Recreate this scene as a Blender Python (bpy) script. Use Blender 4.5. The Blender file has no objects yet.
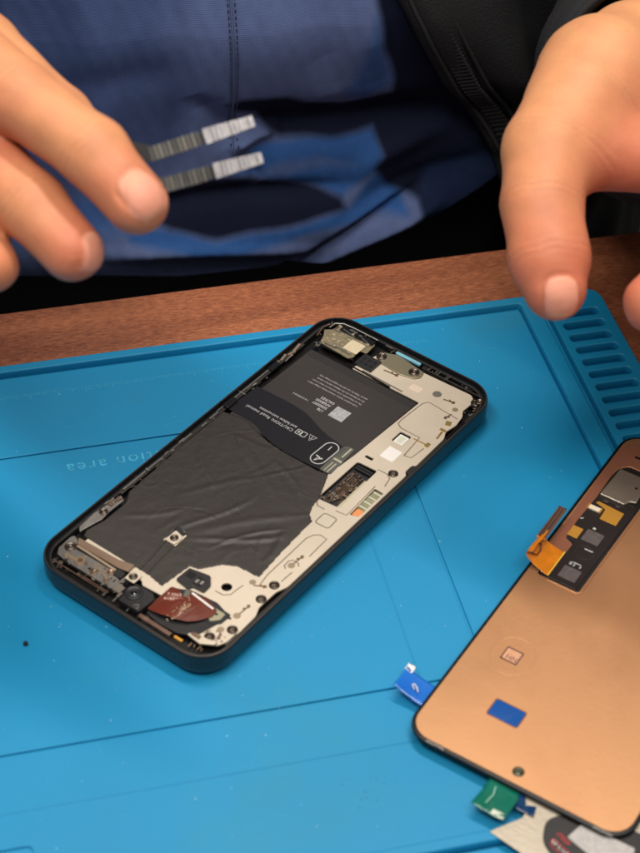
import bpy, bmesh, math, random
import numpy as np
from mathutils import Vector, Matrix

S = 0.001                      # everything below is written in millimetres
scene = bpy.context.scene
COL = scene.collection
rng = random.Random(7)
R = math.radians

# ------------------------------------------------------------------ camera
cam = bpy.data.cameras.new('camera'); camo = bpy.data.objects.new('camera', cam); COL.objects.link(camo)
scene.camera = camo
camo.matrix_world = (Matrix.Translation(Vector((-38.727, -396.011, 438.178)) * S)
                     @ Matrix.Rotation(R(-14.477), 4, 'Z') @ Matrix.Rotation(R(47.216), 4, 'X') @ Matrix.Rotation(R(1.708), 4, 'Z'))
cam.sensor_fit = 'VERTICAL'; cam.sensor_height = 24; cam.sensor_width = 18
cam.lens = 1791.8 * 24 / 853
cam.clip_start = 0.01; cam.clip_end = 50
cam.dof.use_dof = True; cam.dof.focus_distance = 0.650; cam.dof.aperture_fstop = 10.0

# ------------------------------------------------------------------ world, lamps, exposure
world = bpy.data.worlds.new('World'); scene.world = world; world.use_nodes = True
bg = world.node_tree.nodes['Background']
bg.inputs[0].default_value = (1.0, 0.95, 0.90, 1); bg.inputs[1].default_value = 0.22
scene.view_settings.view_transform = 'Standard'; scene.view_settings.look = 'None'
scene.view_settings.exposure = 0.0; scene.view_settings.gamma = 1.0
def area(name, loc, target, sx, sy, power, col):
    l = bpy.data.lights.new(name, 'AREA'); l.shape = 'RECTANGLE'; l.size = sx; l.size_y = sy; l.energy = power; l.color = col
    o = bpy.data.objects.new(name, l); COL.objects.link(o); o.location = Vector(loc) * S
    o.rotation_euler = (Vector(target) - Vector(loc)).to_track_quat('-Z', 'Y').to_euler()
area('ceiling_lamp', (330, 260, 1500), (80, 60, 0), 0.9, 0.10, 15, (1.0, 0.93, 0.84))
area('ceiling_lamp', (-500, -250, 1500), (60, 60, 0), 0.9, 0.25, 14.5, (1.0, 0.93, 0.84))
area('ceiling_lamp', (250, -700, 1450), (80, 100, 0), 0.8, 0.25, 8, (1.0, 0.95, 0.88))

# ------------------------------------------------------------------ materials
def lin(c):
    return tuple((x / 12.92 if x <= 0.04045 else ((x + 0.055) / 1.055) ** 2.4) for x in (c[0] / 255, c[1] / 255, c[2] / 255)) + (1,)
MATS = {}
def mat(name, rgb, rough=0.5, metal=0.0, var=0.08, vscale=60, bump=0.0, bscale=800, coat=0.0, spec=0.5, trans=0.0, alpha=1.0, sss=0.0, aniso=0.0):
    if name in MATS: return MATS[name]
    m = bpy.data.materials.new(name); m.use_nodes = True; nt = m.node_tree; b = nt.nodes['Principled BSDF']
    c = lin(rgb)
    tc = nt.nodes.new('ShaderNodeTexCoord')
    n = nt.nodes.new('ShaderNodeTexNoise'); n.inputs['Scale'].default_value = vscale; n.inputs['Detail'].default_value = 5
    nt.links.new(tc.outputs['Object'], n.inputs['Vector'])
    r = nt.nodes.new('ShaderNodeValToRGB'); r.color_ramp.elements[0].position = 0.3; r.color_ramp.elements[1].position = 0.7
    r.color_ramp.elements[0].color = tuple(x * (1 - var) for x in c[:3]) + (1,)
    r.color_ramp.elements[1].color = tuple(min(1, x * (1 + var)) for x in c[:3]) + (1,)
    nt.links.new(n.outputs['Fac'], r.inputs['Fac']); nt.links.new(r.outputs['Color'], b.inputs['Base Color'])
    b.inputs['Roughness'].default_value = rough; b.inputs['Metallic'].default_value = metal
    b.inputs['Coat Weight'].default_value = coat; b.inputs['Specular IOR Level'].default_value = spec
    b.inputs['Transmission Weight'].default_value = trans; b.inputs['Alpha'].default_value = alpha
    b.inputs['Anisotropic'].default_value = aniso
    if sss:
        b.inputs['Subsurface Weight'].default_value = sss; b.inputs['Subsurface Radius'].default_value = (1, .35, .2); b.inputs['Subsurface Scale'].default_value = 0.004
    if bump:
        n2 = nt.nodes.new('ShaderNodeTexNoise'); n2.inputs['Scale'].default_value = bscale; n2.inputs['Detail'].default_value = 4
        nt.links.new(tc.outputs['Object'], n2.inputs['Vector'])
        bp = nt.nodes.new('ShaderNodeBump'); bp.inputs['Strength'].default_value = bump; bp.inputs['Distance'].default_value = 0.0005
        nt.links.new(n2.outputs['Fac'], bp.inputs['Height']); nt.links.new(bp.outputs['Normal'], b.inputs['Normal'])
    MATS[name] = m; m['ramp'] = r.name
    return m

def stain(m, rgb, amount, scale):
    nt = m.node_tree; b = nt.nodes['Principled BSDF']; src = b.inputs['Base Color'].links[0].from_socket
    tc = nt.nodes.new('ShaderNodeTexCoord'); n = nt.nodes.new('ShaderNodeTexNoise'); n.inputs['Scale'].default_value = scale; n.inputs['Detail'].default_value = 7; n.inputs['Roughness'].default_value = .62; n.inputs['Distortion'].default_value = .6
    nt.links.new(tc.outputs['Object'], n.inputs['Vector'])
    mr = nt.nodes.new('ShaderNodeMapRange'); mr.inputs['From Min'].default_value = .54; mr.inputs['From Max'].default_value = .72; mr.inputs['To Max'].default_value = amount
    nt.links.new(n.outputs['Fac'], mr.inputs['Value']); mx = nt.nodes.new('ShaderNodeMix'); mx.data_type = 'RGBA'
    nt.links.new(mr.outputs[0], mx.inputs[0]); nt.links.new(src, mx.inputs[6]); mx.inputs[7].default_value = lin(rgb); nt.links.new(mx.outputs[2], b.inputs['Base Color'])
    r2 = nt.nodes.new('ShaderNodeMapRange'); r2.inputs['To Min'].default_value = b.inputs['Roughness'].default_value - .08; r2.inputs['To Max'].default_value = b.inputs['Roughness'].default_value + .12
    nt.links.new(n.outputs['Fac'], r2.inputs['Value']); nt.links.new(r2.outputs[0], b.inputs['Roughness'])
silicone = mat('blue_silicone', (14, 130, 178), rough=0.5, var=0.07, vscale=9, bump=0.12, bscale=1600, spec=0.4)
stain(silicone, (52, 128, 140), 0.35, 7.0)
silicone_em = mat('blue_silicone_embossed', (62, 160, 198), rough=0.7, var=0.3, vscale=300)
frame_black = mat('frame_black', (22, 24, 28), rough=0.30, var=0.1, bump=0.05)
rim_grey = mat('rim_grey', (92, 86, 80), rough=0.35, metal=0.7)
inner_black = mat('inner_black', (17, 16, 16), rough=0.32, var=0.2, vscale=400)
plate_beige = mat('plate_beige', (214, 201, 182), rough=0.38, metal=0.35, var=0.04, vscale=90, bump=0.08, bscale=1500)
plate_crease = mat('plate_crease', (118, 104, 90), rough=0.5, metal=0.2)
recess_beige = mat('recess_beige', (176, 157, 136), rough=0.5, metal=0.2)
steel = mat('steel', (176, 170, 160), rough=0.3, metal=0.9, var=0.12, vscale=500)
steel_dull = mat('steel_dull', (150, 146, 140), rough=0.38, metal=0.75, var=0.15, vscale=300)
screw_dark = mat('screw_dark', (100, 90, 82), rough=0.28, metal=0.9, var=0.2, vscale=900)
batt = mat('battery_wrap', (49, 45, 43), rough=0.42, var=0.06, vscale=40, bump=0.15, bscale=300)
batt_tape = mat('battery_tape', (27, 26, 28), rough=0.33, var=0.08, vscale=60, bump=0.1, bscale=250)
graph = mat('graphite_film', (47, 42, 39), rough=0.48, var=0.10, vscale=70, bump=0.35, bscale=260)
white_ink = mat('white_ink', (185, 185, 185), rough=0.6, var=0.03)
grey_ink = mat('grey_ink', (150, 152, 155), rough=0.6, var=0.25, vscale=900)
white_tag = mat('white_tag', (222, 218, 214), rough=0.5, var=0.03)
flex_brown = mat('flex_brown', (98, 40, 24), rough=0.35, var=0.12, vscale=200, coat=0.3)
flex_orange = mat('flex_orange', (205, 120, 22), rough=0.3, var=0.22, vscale=220, coat=0.5)
gold = mat('gold_pad', (226, 166, 70), rough=0.34, metal=0.55, var=0.05)
copper = mat('copper_trace', (134, 108, 88), rough=0.35, metal=0.7, var=0.25, vscale=700)
pcb = mat('circuit_board', (134, 124, 100), rough=0.4, metal=0.35, var=0.2, vscale=350)
brown_part = mat('brown_shield', (134, 112, 94), rough=0.4, metal=0.4, var=0.1)
black_part = mat('black_plastic', (30, 30, 32), rough=0.42, var=0.15, vscale=300)
lens_glass = mat('lens_glass', (8, 8, 12), rough=0.06, coat=1.0)
cyan_slot = mat('slot_mat_blue', (120, 180, 200), rough=0.4, var=0.1)  # blue pill added for the mat seen through the earpiece opening
foil = mat('copper_foil', (203, 152, 110), rough=0.36, metal=0.8, var=0.02, vscale=25, bump=0.03, bscale=600)
stain(foil, (184, 134, 98), .6, 16)
foil_dark = mat('copper_tape', (164, 108, 84), rough=0.42, metal=0.6, var=0.05, vscale=60)
glass_edge = mat('glass_edge', (12, 12, 14), rough=0.4, spec=0.3)
sheet_black = mat('flex_black', (30, 24, 24), rough=0.4, var=0.2, vscale=150)
blue_film = mat('blue_film', (10, 76, 148), rough=0.12, coat=0.6, var=0.05)
tab_film = mat('blue_tab_film', (30, 112, 210), rough=0.12, coat=0.6, var=0.05, alpha=0.78)
ink_dark = mat('dark_ink', (70, 40, 48), rough=0.6)
red_ink = mat('red_ink', (190, 40, 45), rough=0.5)
steel_plate = mat('brushed_steel', (180, 170, 154), rough=0.34, metal=0.7, var=0.04, vscale=60, bump=0.1, bscale=900)
sticker_black = mat('sticker_black', (26, 23, 24), rough=0.35)
tweez_dark = mat('tweezer_black', (30, 30, 33), rough=0.35, metal=0.5, var=0.1)
tweez_tip = mat('tweezer_steel', (150, 148, 150), rough=0.38, metal=0.9, var=0.2, vscale=600)
dust_mat = mat('dust', (185, 215, 222), rough=0.9)
fleck_mat = mat('dark_fleck', (30, 60, 80), rough=0.9)
green_film = mat('green_film', (16, 112, 92), rough=0.15, coat=0.6, var=0.05, alpha=0.8)

def wood_mat():
    m = bpy.data.materials.new('table_wood'); m.use_nodes = True; nt = m.node_tree; b = nt.nodes['Principled BSDF']
    tc = nt.nodes.new('ShaderNodeTexCoord'); mp = nt.nodes.new('ShaderNodeMapping'); mp.inputs['Scale'].default_value = (75, 560, 60)
    nt.links.new(tc.outputs['Object'], mp.inputs['Vector'])
    n = nt.nodes.new('ShaderNodeTexNoise'); n.inputs['Scale'].default_value = 3.2; n.inputs['Detail'].default_value = 9; n.inputs['Roughness'].default_value = 0.8; n.inputs['Distortion'].default_value = 0.15
    nt.links.new(mp.outputs[0], n.inputs['Vector'])
    mp2 = nt.nodes.new('ShaderNodeMapping'); mp2.inputs['Scale'].default_value = (3, 28, 20); nt.links.new(tc.outputs['Object'], mp2.inputs['Vector'])
    n2 = nt.nodes.new('ShaderNodeTexNoise'); n2.inputs['Scale'].default_value = 2.4; n2.inputs['Detail'].default_value = 4; nt.links.new(mp2.outputs[0], n2.inputs['Vector'])
    mx = nt.nodes.new('ShaderNodeMath'); mx.operation = 'MULTIPLY_ADD'; mx.inputs[1].default_value = 0.75; nt.links.new(n.outputs['Fac'], mx.inputs[0])
    ml = nt.nodes.new('ShaderNodeMath'); ml.operation = 'MULTIPLY'; ml.inputs[1].default_value = 0.25; nt.links.new(n2.outputs['Fac'], ml.inputs[0]); nt.links.new(ml.outputs[0], mx.inputs[2])
    r = nt.nodes.new('ShaderNodeValToRGB'); cr = r.color_ramp
    cr.elements[0].position = 0.40; cr.elements[0].color = lin((98, 50, 32)); cr.elements[1].position = 0.60; cr.elements[1].color = lin((186, 116, 76))
    e = cr.elements.new(0.5); e.color = lin((142, 82, 54))
    nt.links.new(mx.outputs[0], r.inputs['Fac']); nt.links.new(r.outputs['Color'], b.inputs['Base Color'])
    b.inputs['Roughness'].default_value = 0.42
    bp = nt.nodes.new('ShaderNodeBump'); bp.inputs['Strength'].default_value = 0.5; bp.inputs['Distance'].default_value = 0.0004
    nt.links.new(n.outputs['Fac'], bp.inputs['Height']); nt.links.new(bp.outputs['Normal'], b.inputs['Normal'])
    return m
wood = wood_mat()

def attr_mat(name, rough=0.5, sss=0.0, weave=False, sheen=0.0, bump=0.2, bscale=1500, rough_attr=False):
    m = bpy.data.materials.new(name); m.use_nodes = True; nt = m.node_tree; b = nt.nodes['Principled BSDF']
    a = nt.nodes.new('ShaderNodeAttribute'); a.attribute_name = 'Col'
    tc = nt.nodes.new('ShaderNodeTexCoord')
    n = nt.nodes.new('ShaderNodeTexNoise'); n.inputs['Scale'].default_value = 75 if sss else 160; n.inputs['Detail'].default_value = 9; n.inputs['Roughness'].default_value = .7
    nt.links.new(tc.outputs['Object'], n.inputs['Vector'])
    mr = nt.nodes.new('ShaderNodeMapRange'); mr.inputs['To Min'].default_value = 0.74; mr.inputs['To Max'].default_value = 1.26
    nt.links.new(n.outputs['Fac'], mr.inputs['Value'])
    mx = nt.nodes.new('ShaderNodeVectorMath'); mx.operation = 'SCALE'; nt.links.new(a.outputs['Color'], mx.inputs[0]); nt.links.new(mr.outputs[0], mx.inputs['Scale'])
    nt.links.new(mx.outputs[0], b.inputs['Base Color'])
    b.inputs['Roughness'].default_value = rough
    b.inputs['Sheen Weight'].default_value = sheen
    if weave: b.inputs['Specular IOR Level'].default_value = .12
    if sss:
        b.inputs['Subsurface Weight'].default_value = sss; b.inputs['Subsurface Radius'].default_value = (1, .4, .25); b.inputs['Subsurface Scale'].default_value = 0.0035
        b.inputs['Specular IOR Level'].default_value = 0.4
    if weave:
        w1 = nt.nodes.new('ShaderNodeTexWave'); w1.inputs['Scale'].default_value = 420; w1.inputs['Distortion'].default_value = 0.4
        w2 = nt.nodes.new('ShaderNodeTexWave'); w2.bands_direction = 'Z'; w2.inputs['Scale'].default_value = 420; w2.inputs['Distortion'].default_value = 0.4
        nt.links.new(tc.outputs['Object'], w1.inputs['Vector']); nt.links.new(tc.outputs['Object'], w2.inputs['Vector'])
        ad = nt.nodes.new('ShaderNodeMath'); nt.links.new(w1.outputs['Fac'], ad.inputs[0]); nt.links.new(w2.outputs['Fac'], ad.inputs[1]); h = ad.outputs[0]
    else:
        n2 = nt.nodes.new('ShaderNodeTexNoise'); n2.inputs['Scale'].default_value = bscale; n2.inputs['Detail'].default_value = 3
        nt.links.new(tc.outputs['Object'], n2.inputs['Vector']); h = n2.outputs['Fac']
    bp = nt.nodes.new('ShaderNodeBump'); bp.inputs['Strength'].default_value = bump; bp.inputs['Distance'].default_value = 0.0003
    nt.links.new(h, bp.inputs['Height']); nt.links.new(bp.outputs['Normal'], b.inputs['Normal'])
    return m
skin = attr_mat('skin', rough=0.55, sss=0.12, bump=0.25, bscale=900)
shirt_mat = attr_mat('shirt_cotton', rough=0.85, weave=True, sheen=0.0, bump=0.2)
jacket_mat = mat('jacket_black', (13, 13, 16), rough=0.85, var=0.25, vscale=60, bump=0.8, bscale=900)
jacket_trim = mat('jacket_trim', (24, 24, 27), rough=0.8, var=0.2, bump=0.5, bscale=1500)
trouser_mat = mat('trousers_black', (17, 17, 20), rough=0.9, var=0.2, bump=0.5)
thread = mat('thread', (38, 46, 70), rough=0.8)

# ------------------------------------------------------------------ geometry helpers (mm in, metres out)
def link(name, me, material=None, parent=None):
    o = bpy.data.objects.new(name, me); COL.objects.link(o)
    if material: me.materials.append(material)
    if parent: o.parent = parent
    return o
def from_data(name, vs, fs, material, parent=None, smooth=False):
    me = bpy.data.meshes.new(name); me.from_pydata([(v[0] * S, v[1] * S, v[2] * S) for v in vs], [], fs); me.validate(); me.update()
    if smooth: me.polygons.foreach_set('use_smooth', [True] * len(me.polygons))
    return link(name, me, material, parent)
def thing(name, label, cat, loc=(0, 0, 0), rz=0, group=None):
    o = bpy.data.objects.new(name, None); COL.objects.link(o); o.empty_display_size = 0.01
    o.location = Vector(loc) * S; o.rotation_euler = (0, 0, rz); o['label'] = label; o['category'] = cat
    if group: o['group'] = group
    return o
def tag(o, label, cat, group=None, kind=None):
    o['label'] = label; o['category'] = cat
    if group: o['group'] = group
    if kind: o['kind'] = kind
    return o
def curve_mesh(cu):
    o = bpy.data.objects.new('tmp', cu); COL.objects.link(o)
    dg = bpy.context.evaluated_depsgraph_get(); dg.update()
    me = bpy.data.meshes.new_from_object(o.evaluated_get(dg)); bpy.data.objects.remove(o); bpy.data.curves.remove(cu)
    return me
def fillet(pts, r, n=4):
    out = []; L = len(pts)
    for i, p in enumerate(pts):
        a = Vector(pts[i - 1]); b = Vector(p); c = Vector(pts[(i + 1) % L])
        rr = r[i] if isinstance(r, (list, tuple)) else r
        u = (a - b); w = (c - b); d = min(rr, u.length * .48, w.length * .48)
        if d < 1e-3: out.append(tuple(b)); continue
        u = u.normalized() * d; w = w.normalized() * d
        for k in range(n + 1):
            t = k / n; q = (b + u) * (1 - t) ** 2 + b * 2 * t * (1 - t) + (b + w) * t ** 2; out.append(tuple(q))
    return out
def rect(x0, y0, x1, y1): return [(x0, y0), (x1, y0), (x1, y1), (x0, y1)]
def circ(cx, cy, r, n=24): return [(cx + r * math.cos(2 * math.pi * i / n), cy + r * math.sin(2 * math.pi * i / n)) for i in range(n)]
def plate(name, outer, z0, z1, material, parent=None, holes=(), bevel=0.15, multi=None):
    """flat part of any outline, thickness z0..z1, softened edges"""
    cu = bpy.data.curves.new('c', 'CURVE'); cu.dimensions = '2D'; cu.fill_mode = 'BOTH'
    h = (z1 - z0) / 2; bevel = min(bevel, h * .9)
    cu.extrude = h - bevel; cu.bevel_depth = bevel; cu.bevel_resolution = 1; cu.offset = -bevel
    for poly in ([outer] if multi is None else multi) + list(holes):
        sp = cu.splines.new('POLY'); sp.points.add(len(poly) - 1); sp.use_cyclic_u = True
        for i, p in enumerate(poly): sp.points[i].co = (p[0], p[1], 0, 1)
    me = curve_mesh(cu)
    me.transform(Matrix.Scale(S, 4) @ Matrix.Translation((0, 0, (z0 + z1) / 2)))
    me.name = name
    return link(name, me, material, parent)
def text(name, s, size, x, y, z, rot, material, parent, align='LEFT', th=0.04, spacing=1.0, shear=0):
    cu = bpy.data.curves.new('t', 'FONT'); cu.body = s; cu.size = size; cu.extrude = th / 2; cu.align_x = align; cu.space_character = spacing; cu.space_line = 1.0
    cu.resolution_u = 3
    me = curve_mesh(cu); me.transform(Matrix.Scale(S, 4) @ Matrix.Translation((x, y, z)) @ Matrix.Rotation(rot, 4, 'Z')); me.name = name
    return link(name, me, material, parent)
def tube(name, pts, r, material, parent=None, cyclic=False, res=2, flat=None):
    cu = bpy.data.curves.new('c', 'CURVE'); cu.dimensions = '3D'; cu.bevel_depth = r; cu.bevel_resolution = res
    sp = cu.splines.new('POLY'); sp.points.add(len(pts) - 1); sp.use_cyclic_u = cyclic
    for i, p in enumerate(pts): sp.points[i].co = (*p, 1)
    me = curve_mesh(cu); me.transform(Matrix.Scale(S, 4))
    if flat:
        z0 = pts[0][2] * S
        for v in me.vertices: v.co.z = z0 + (v.co.z - z0) * flat
    me.polygons.foreach_set('use_smooth', [True] * len(me.polygons)); me.name = name
    return link(name, me, material, parent)
class MB:
    def __init__(s): s.v = []; s.f = []
    def box(s, cx, cy, cz, sx, sy, sz, rot=0):
        b = len(s.v); c, n = math.cos(rot), math.sin(rot)
        for dz in (-.5, .5):
            for dx, dy in ((-.5, -.5), (.5, -.5), (.5, .5), (-.5, .5)):
                x, y = dx * sx, dy * sy; s.v.append((cx + x * c - y * n, cy + x * n + y * c, cz + dz * sz))
        s.f += [(b, b + 3, b + 2, b + 1), (b + 4, b + 5, b + 6, b + 7), (b, b + 1, b + 5, b + 4), (b + 1, b + 2, b + 6, b + 5), (b + 2, b + 3, b + 7, b + 6), (b + 3, b, b + 4, b + 7)]
        return s
    def cyl(s, cx, cy, z0, z1, r0, r1=None, n=20):
        r1 = r0 if r1 is None else r1; b = len(s.v)
        for z, r in ((z0, r0), (z1, r1)):
            for i in range(n): a = 2 * math.pi * i / n; s.v.append((cx + r * math.cos(a), cy + r * math.sin(a), z))
        for i in range(n): j = (i + 1) % n; s.f.append((b + i, b + j, b + n + j, b + n + i))
        s.f.append(tuple(b + n + i for i in range(n))); s.f.append(tuple(b + n - 1 - i for i in range(n)))
        return s
    def lathe(s, cx, cy, prof, n=28):
        b = len(s.v)
        for r, z in prof:
            for i in range(n): a = 2 * math.pi * i / n; s.v.append((cx + r * math.cos(a), cy + r * math.sin(a), z))
        for k in range(len(prof) - 1):
            for i in range(n): j = (i + 1) % n; s.f.append((b + k * n + i, b + k * n + j, b + (k + 1) * n + j, b + (k + 1) * n + i))
        return s
    def build(s, name, material, parent=None, smooth=False): return from_data(name, s.v, s.f, material, parent, smooth)
def rrect(L, W, r, n=10):
    """rounded rectangle centred on the origin with outward normals"""
    out = []
    for cx, cy, a0 in ((L / 2 - r, W / 2 - r, 0), (-L / 2 + r, W / 2 - r, 90), (-L / 2 + r, -W / 2 + r, 180), (L / 2 - r, -W / 2 + r, 270)):
        for k in range(n + 1):
            a = R(a0 + 90 * k / n); out.append((cx + r * math.cos(a), cy + r * math.sin(a), math.cos(a), math.sin(a)))
    return out
def sweep(name, L, W, r, prof, material, parent, n=10, closed=True):
    base = rrect(L, W, r, n); N = len(base); vs = []; fs = []
    for d, z in prof:
        vs += [(x - nx * d, y - ny * d, z) for x, y, nx, ny in base]
    K = len(prof)
    for k in range(K if closed else K - 1):
        k2 = (k + 1) % K
        for i in range(N): j = (i + 1) % N; fs.append((k * N + i, k * N + j, k2 * N + j, k2 * N + i))
    return from_data(name, vs, fs, material, parent, smooth=False)

# ------------------------------------------------------------------ table
tb = plate('tabletop', fillet(rect(-700, -560, 900, 150), 6), -25, 0, wood, None, bevel=0.8)
table = thing('wooden_table', 'brown wood grain work table under the blue mat', 'table', (0, 0, -765))
tb.parent = table; tb.location = (0, 0, 0.765)
for lx, ly in ((-650, -510), (850, -510), (-650, 100), (850, 100)):
    MB().box(lx, ly, 370, 50, 50, 739).build('leg', wood, table)
tag(plate('floor', rect(-4000, -4000, 4000, 4000), -785, -765, mat('dark_floor', (70, 66, 62), rough=0.7), bevel=1), 'dark grey floor far below the table edge', 'floor', kind='structure')
del bpy.data.objects['floor']['category']

# ------------------------------------------------------------------ silicone repair mat
matt = thing('repair_mat', 'blue silicone repair mat lying on the wooden table', 'work mat', (0, 0, 0.05))
ZF = 3.5; ZR = 6.5
plate('mat_base', fillet(rect(-420, -200, 201.8, 111.5), 7), 0, 2.7, silicone, matt, bevel=0.5)
def band_poly(pts, w):
    """thin polygon along an open right-angled path"""
    L = []; Rr = []
    for i, p in enumerate(pts):
        p = Vector(p); a = Vector(pts[i - 1]) if i else None; c = Vector(pts[i + 1]) if i < len(pts) - 1 else None
        d1 = (p - a).normalized() if a is not None else (c - p).normalized(); d2 = (c - p).normalized() if c is not None else d1
        n1 = Vector((-d1.y, d1.x)); n2 = Vector((-d2.y, d2.x)); n = (n1 + n2); n = n / max(n.dot(n1), .3)
        L.append(tuple(p + n * w / 2)); Rr.append(tuple(p - n * w / 2))
    return L + Rr[::-1]
g1 = band_poly([(-400, 65.4), (103.6, 65.4), (103.6, -61.9), (-400, -61.9)], 0.9)
pocket = fillet(rect(-200, -117, -41.6, -94.6), 2)
plate('mat_surface', rect(-414, -119.5, 168.9, 109.2), 2.4, ZF, silicone, matt, holes=[g1, pocket], bevel=0.22)
for pts in ([(-400, -82.6), (82.6, -82.6), (82.6, 59)],):
    tube('score_line', [(x, y, ZF) for x, y in pts], 0.32, silicone, matt, res=1, flat=0.45)
rim_out = fillet(rect(-420, -200, 201.8, 111.5), 7)
plate('mat_rim', rim_out, 2.4, ZR, silicone, matt, bevel=0.5,
      holes=[fillet(rect(-416, -119.5, 169.4, 107.6), 1.5), fillet(rect(-416, -196, 169.4, -123.2), 1.5), fillet(rect(175.7, -190, 178.4, 106), 1.2)]
      + [fillet(rect(181.3, y - 2.1, 197.6, y + 2.1), 2.0) for y in [97.6 - 7.1 * k for k in range(13)]])
tag_slots = []
plate('mat_surface', rect(-415.5, -195, 168.9, -123.6), 2.5, ZF, silicone, matt, bevel=.2)
# little round dimples at the right end of every screw slot
mb = MB()
for k in range(13):
    mb.cyl(195.3, 97.6 - 7.1 * k, 2.7, 3.1, 1.7, 1.5, 14)
mb.build('slot_dimple', silicone, matt)
# embossed ruler and wording (the mat lies upside down for the camera)
mb = MB()
for i in range(0, 190):
    x = -60 + i * 1.0; yy = 95.6 + 0.035 * (x + 30)
    h = 3.0 if i % 10 == 0 else (2.2 if i % 5 == 0 else 1.3)
    mb.box(x, 97.5 - h / 2, ZF + 0.03, 0.16, h, 0.12)
mb.build('ruler_scale', silicone_em, matt)
text('embossed_text', 'Operation area', 7.2, 40.0, 58.6, ZF + 0.02, math.pi + R(.8), silicone_em, matt, spacing=1.16, th=0.1)
mb = MB(); mb.cyl(190.6, 104.7, ZR - 0.1, ZR + 0.12, 0.9, 0.7, 14); mb.build('rim_stud', white_tag, matt)

# ------------------------------------------------------------------ opened phone
phone = thing('opened_phone', 'opened black phone without its screen, battery and circuits showing, on the blue mat', 'phone', (56.4, 29.7, ZF + 0.02), R(39.2))
B0 = 1.45                                                             # body floats on its camera bump
H = 9.05 + B0                                                         # rim height
LL, WW = 162.0, 75.4
sweep('frame', LL, WW, 11.5, [(3.2, B0), (1.6, B0 + .25), (.6, B0 + 1.1), (.12, B0 + 2.4), (0, B0 + 4), (0, H - 1.4), (.12, H - .5), (.42, H - .12), (1.0, H - .12), (1.0, H - 1.9), (2.6, H - 1.95), (2.7, H - 4.6), (3.2, H - 4.6)], frame_black, phone)
sweep('rim_edge', LL - .8, WW - .8, 11.1, [(0, H - .13), (.06, H + .0), (.28, H + .02), (.36, H - .13)], rim_grey, phone)
sweep('gasket', LL - 4, WW - 4, 9.6, [(0, H - 1.92), (.1, H - 1.7), (.35, H - 1.7), (.45, H - 1.92)], mat('gasket_grey', (70, 66, 62), rough=0.4, metal=0.3), phone)
plate('back_panel', [(a, b) for a, b, _, _ in rrect(LL - 6.6, WW - 6.6, 8.5)], B0, B0 + .8, frame_black, phone)
plate('camera_bump', fillet(rect(-73, 2, -38, 30), 6), 0, B0 + .1, frame_black, phone, bevel=.4)
plate('camera_bump', fillet(rect(50, -28, 72, 28), 6), 0, B0 + .1, frame_black, phone, bevel=.4)
plate('inner_floor', [(a, b) for a, b, _, _ in rrect(LL - 6, WW - 6, 8.8)], B0 + .9, H - 4.2, inner_black, phone)
ZP = H - 1.9                                                          # top of the mid plate
outer = [(60.2, 13), (66, 11.6), (73.6, 9.5), (74.5, -9), (75.2, -29.3), (73.8, -31), (71.2, -31.9), (66.2, -31.6), (63.8, -33.2), (58.5, -34), (53.6, -33), (50.2, -34.6), (33, -34.8),
         (32, -33.6), (28.2, -33.6), (27.2, -34.9), (-38, -34.9), (-42, -33.4), (-50.5, -33.2), (-54, -34.7), (-62, -34.9), (-67.5, -34.4), (-70.6, -33), (-73, -28.4), (-72.6, -23.4), (-66, -22), (-65.6, -8), (-66.4, 2), (-65, 3), (-64.6, 29.2), (-20, 29), (7, 28), (8, 4), (9, -13.6), (24.6, -15.2), (60.3, -17)]
outer = fillet(outer[::-1], 0.8, 3)
holes = [fillet([(22.3, -17.9), (22.7, -25.9), (0.4, -26.3), (-0.5, -17.7)], .9), fillet([(15.4, -30.3), (15.2, -33.9), (1.2, -34.1), (0.2, -30.9)], .4),
         fillet(rect(38.2, -25.2, 44.0, -20.6), .8), circ(-50.2, -19.7, 1.75), fillet(rect(25.6, -21.4, 26.9, -18.3), .2), circ(24.9, -31.0, 1.35), circ(-40.3, -31.2, 1.5), circ(-47.5, -31.6, 1.4), circ(-63.0, -32.6, 1.35), circ(-69.6, -28.9, 1.35)]
mid = plate('mid_plate', outer, ZP - .8, ZP, plate_beige, phone, holes=holes, bevel=.12)
def crease(pts, cyc=False, r=.2):
    tube('pressed_line', [(x, y, ZP) for x, y in fillet(pts, 1.2)] if cyc else [(x, y, ZP) for x, y in pts], r, plate_crease, mid, cyclic=cyc, res=1, flat=.5)
crease([(-42.4, -27.3), (-38, -26.6), (-17.5, -26.4), (-14.8, -27.4), (-13.4, -29.2), (-13.7, -31.9), (-23.4, -32.2)])
crease([(-32.3, -32.1), (-37.6, -31.9)]); crease([(-29, -32.2), (-27.9, -31.2), (-27.8, -29.2), (-29, -28.2), (-31.5, -28.3), (-32.4, -29.5)])
crease([(23.4, -25.6), (23.5, -29.4), (22.4, -31.4), (18.2, -32.3)]); crease([(16.2, -29.8), (-0.8, -30.4), (-1.4, -26.3)])
crease([(45.3, -19.6), (46.5, -17.6), (48.9, -16.4 - .9), (60.6, -18.2), (62.6, -19.6), (61.5, -32.6)]); crease([(34.6, -28.6), (35.2, -31.2), (41.7, -31.9)]); crease([(34.6, -28.6), (45.3, -27.6), (45.3, -19.6)])
crease([(-53.8, -17.9), (-53.6, -21), (-51.9, -22.8), (-49, -23.0), (-46.4, -23.4)]); crease([(-9.9, -24), (-4.4, -24), (-4.2, -29.2), (-9.6, -29.4)], True)
crease([(1.4, -18.6), (-1.8, -18.7), (-3.2, -20), (-3.2, -23)])
plate('pressed_pad', fillet(rect(64, -14, 67.2, -9.4), .3), ZP, ZP + .12, mat('pad_light', (226, 208, 186), rough=.4, metal=.2), mid)
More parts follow.
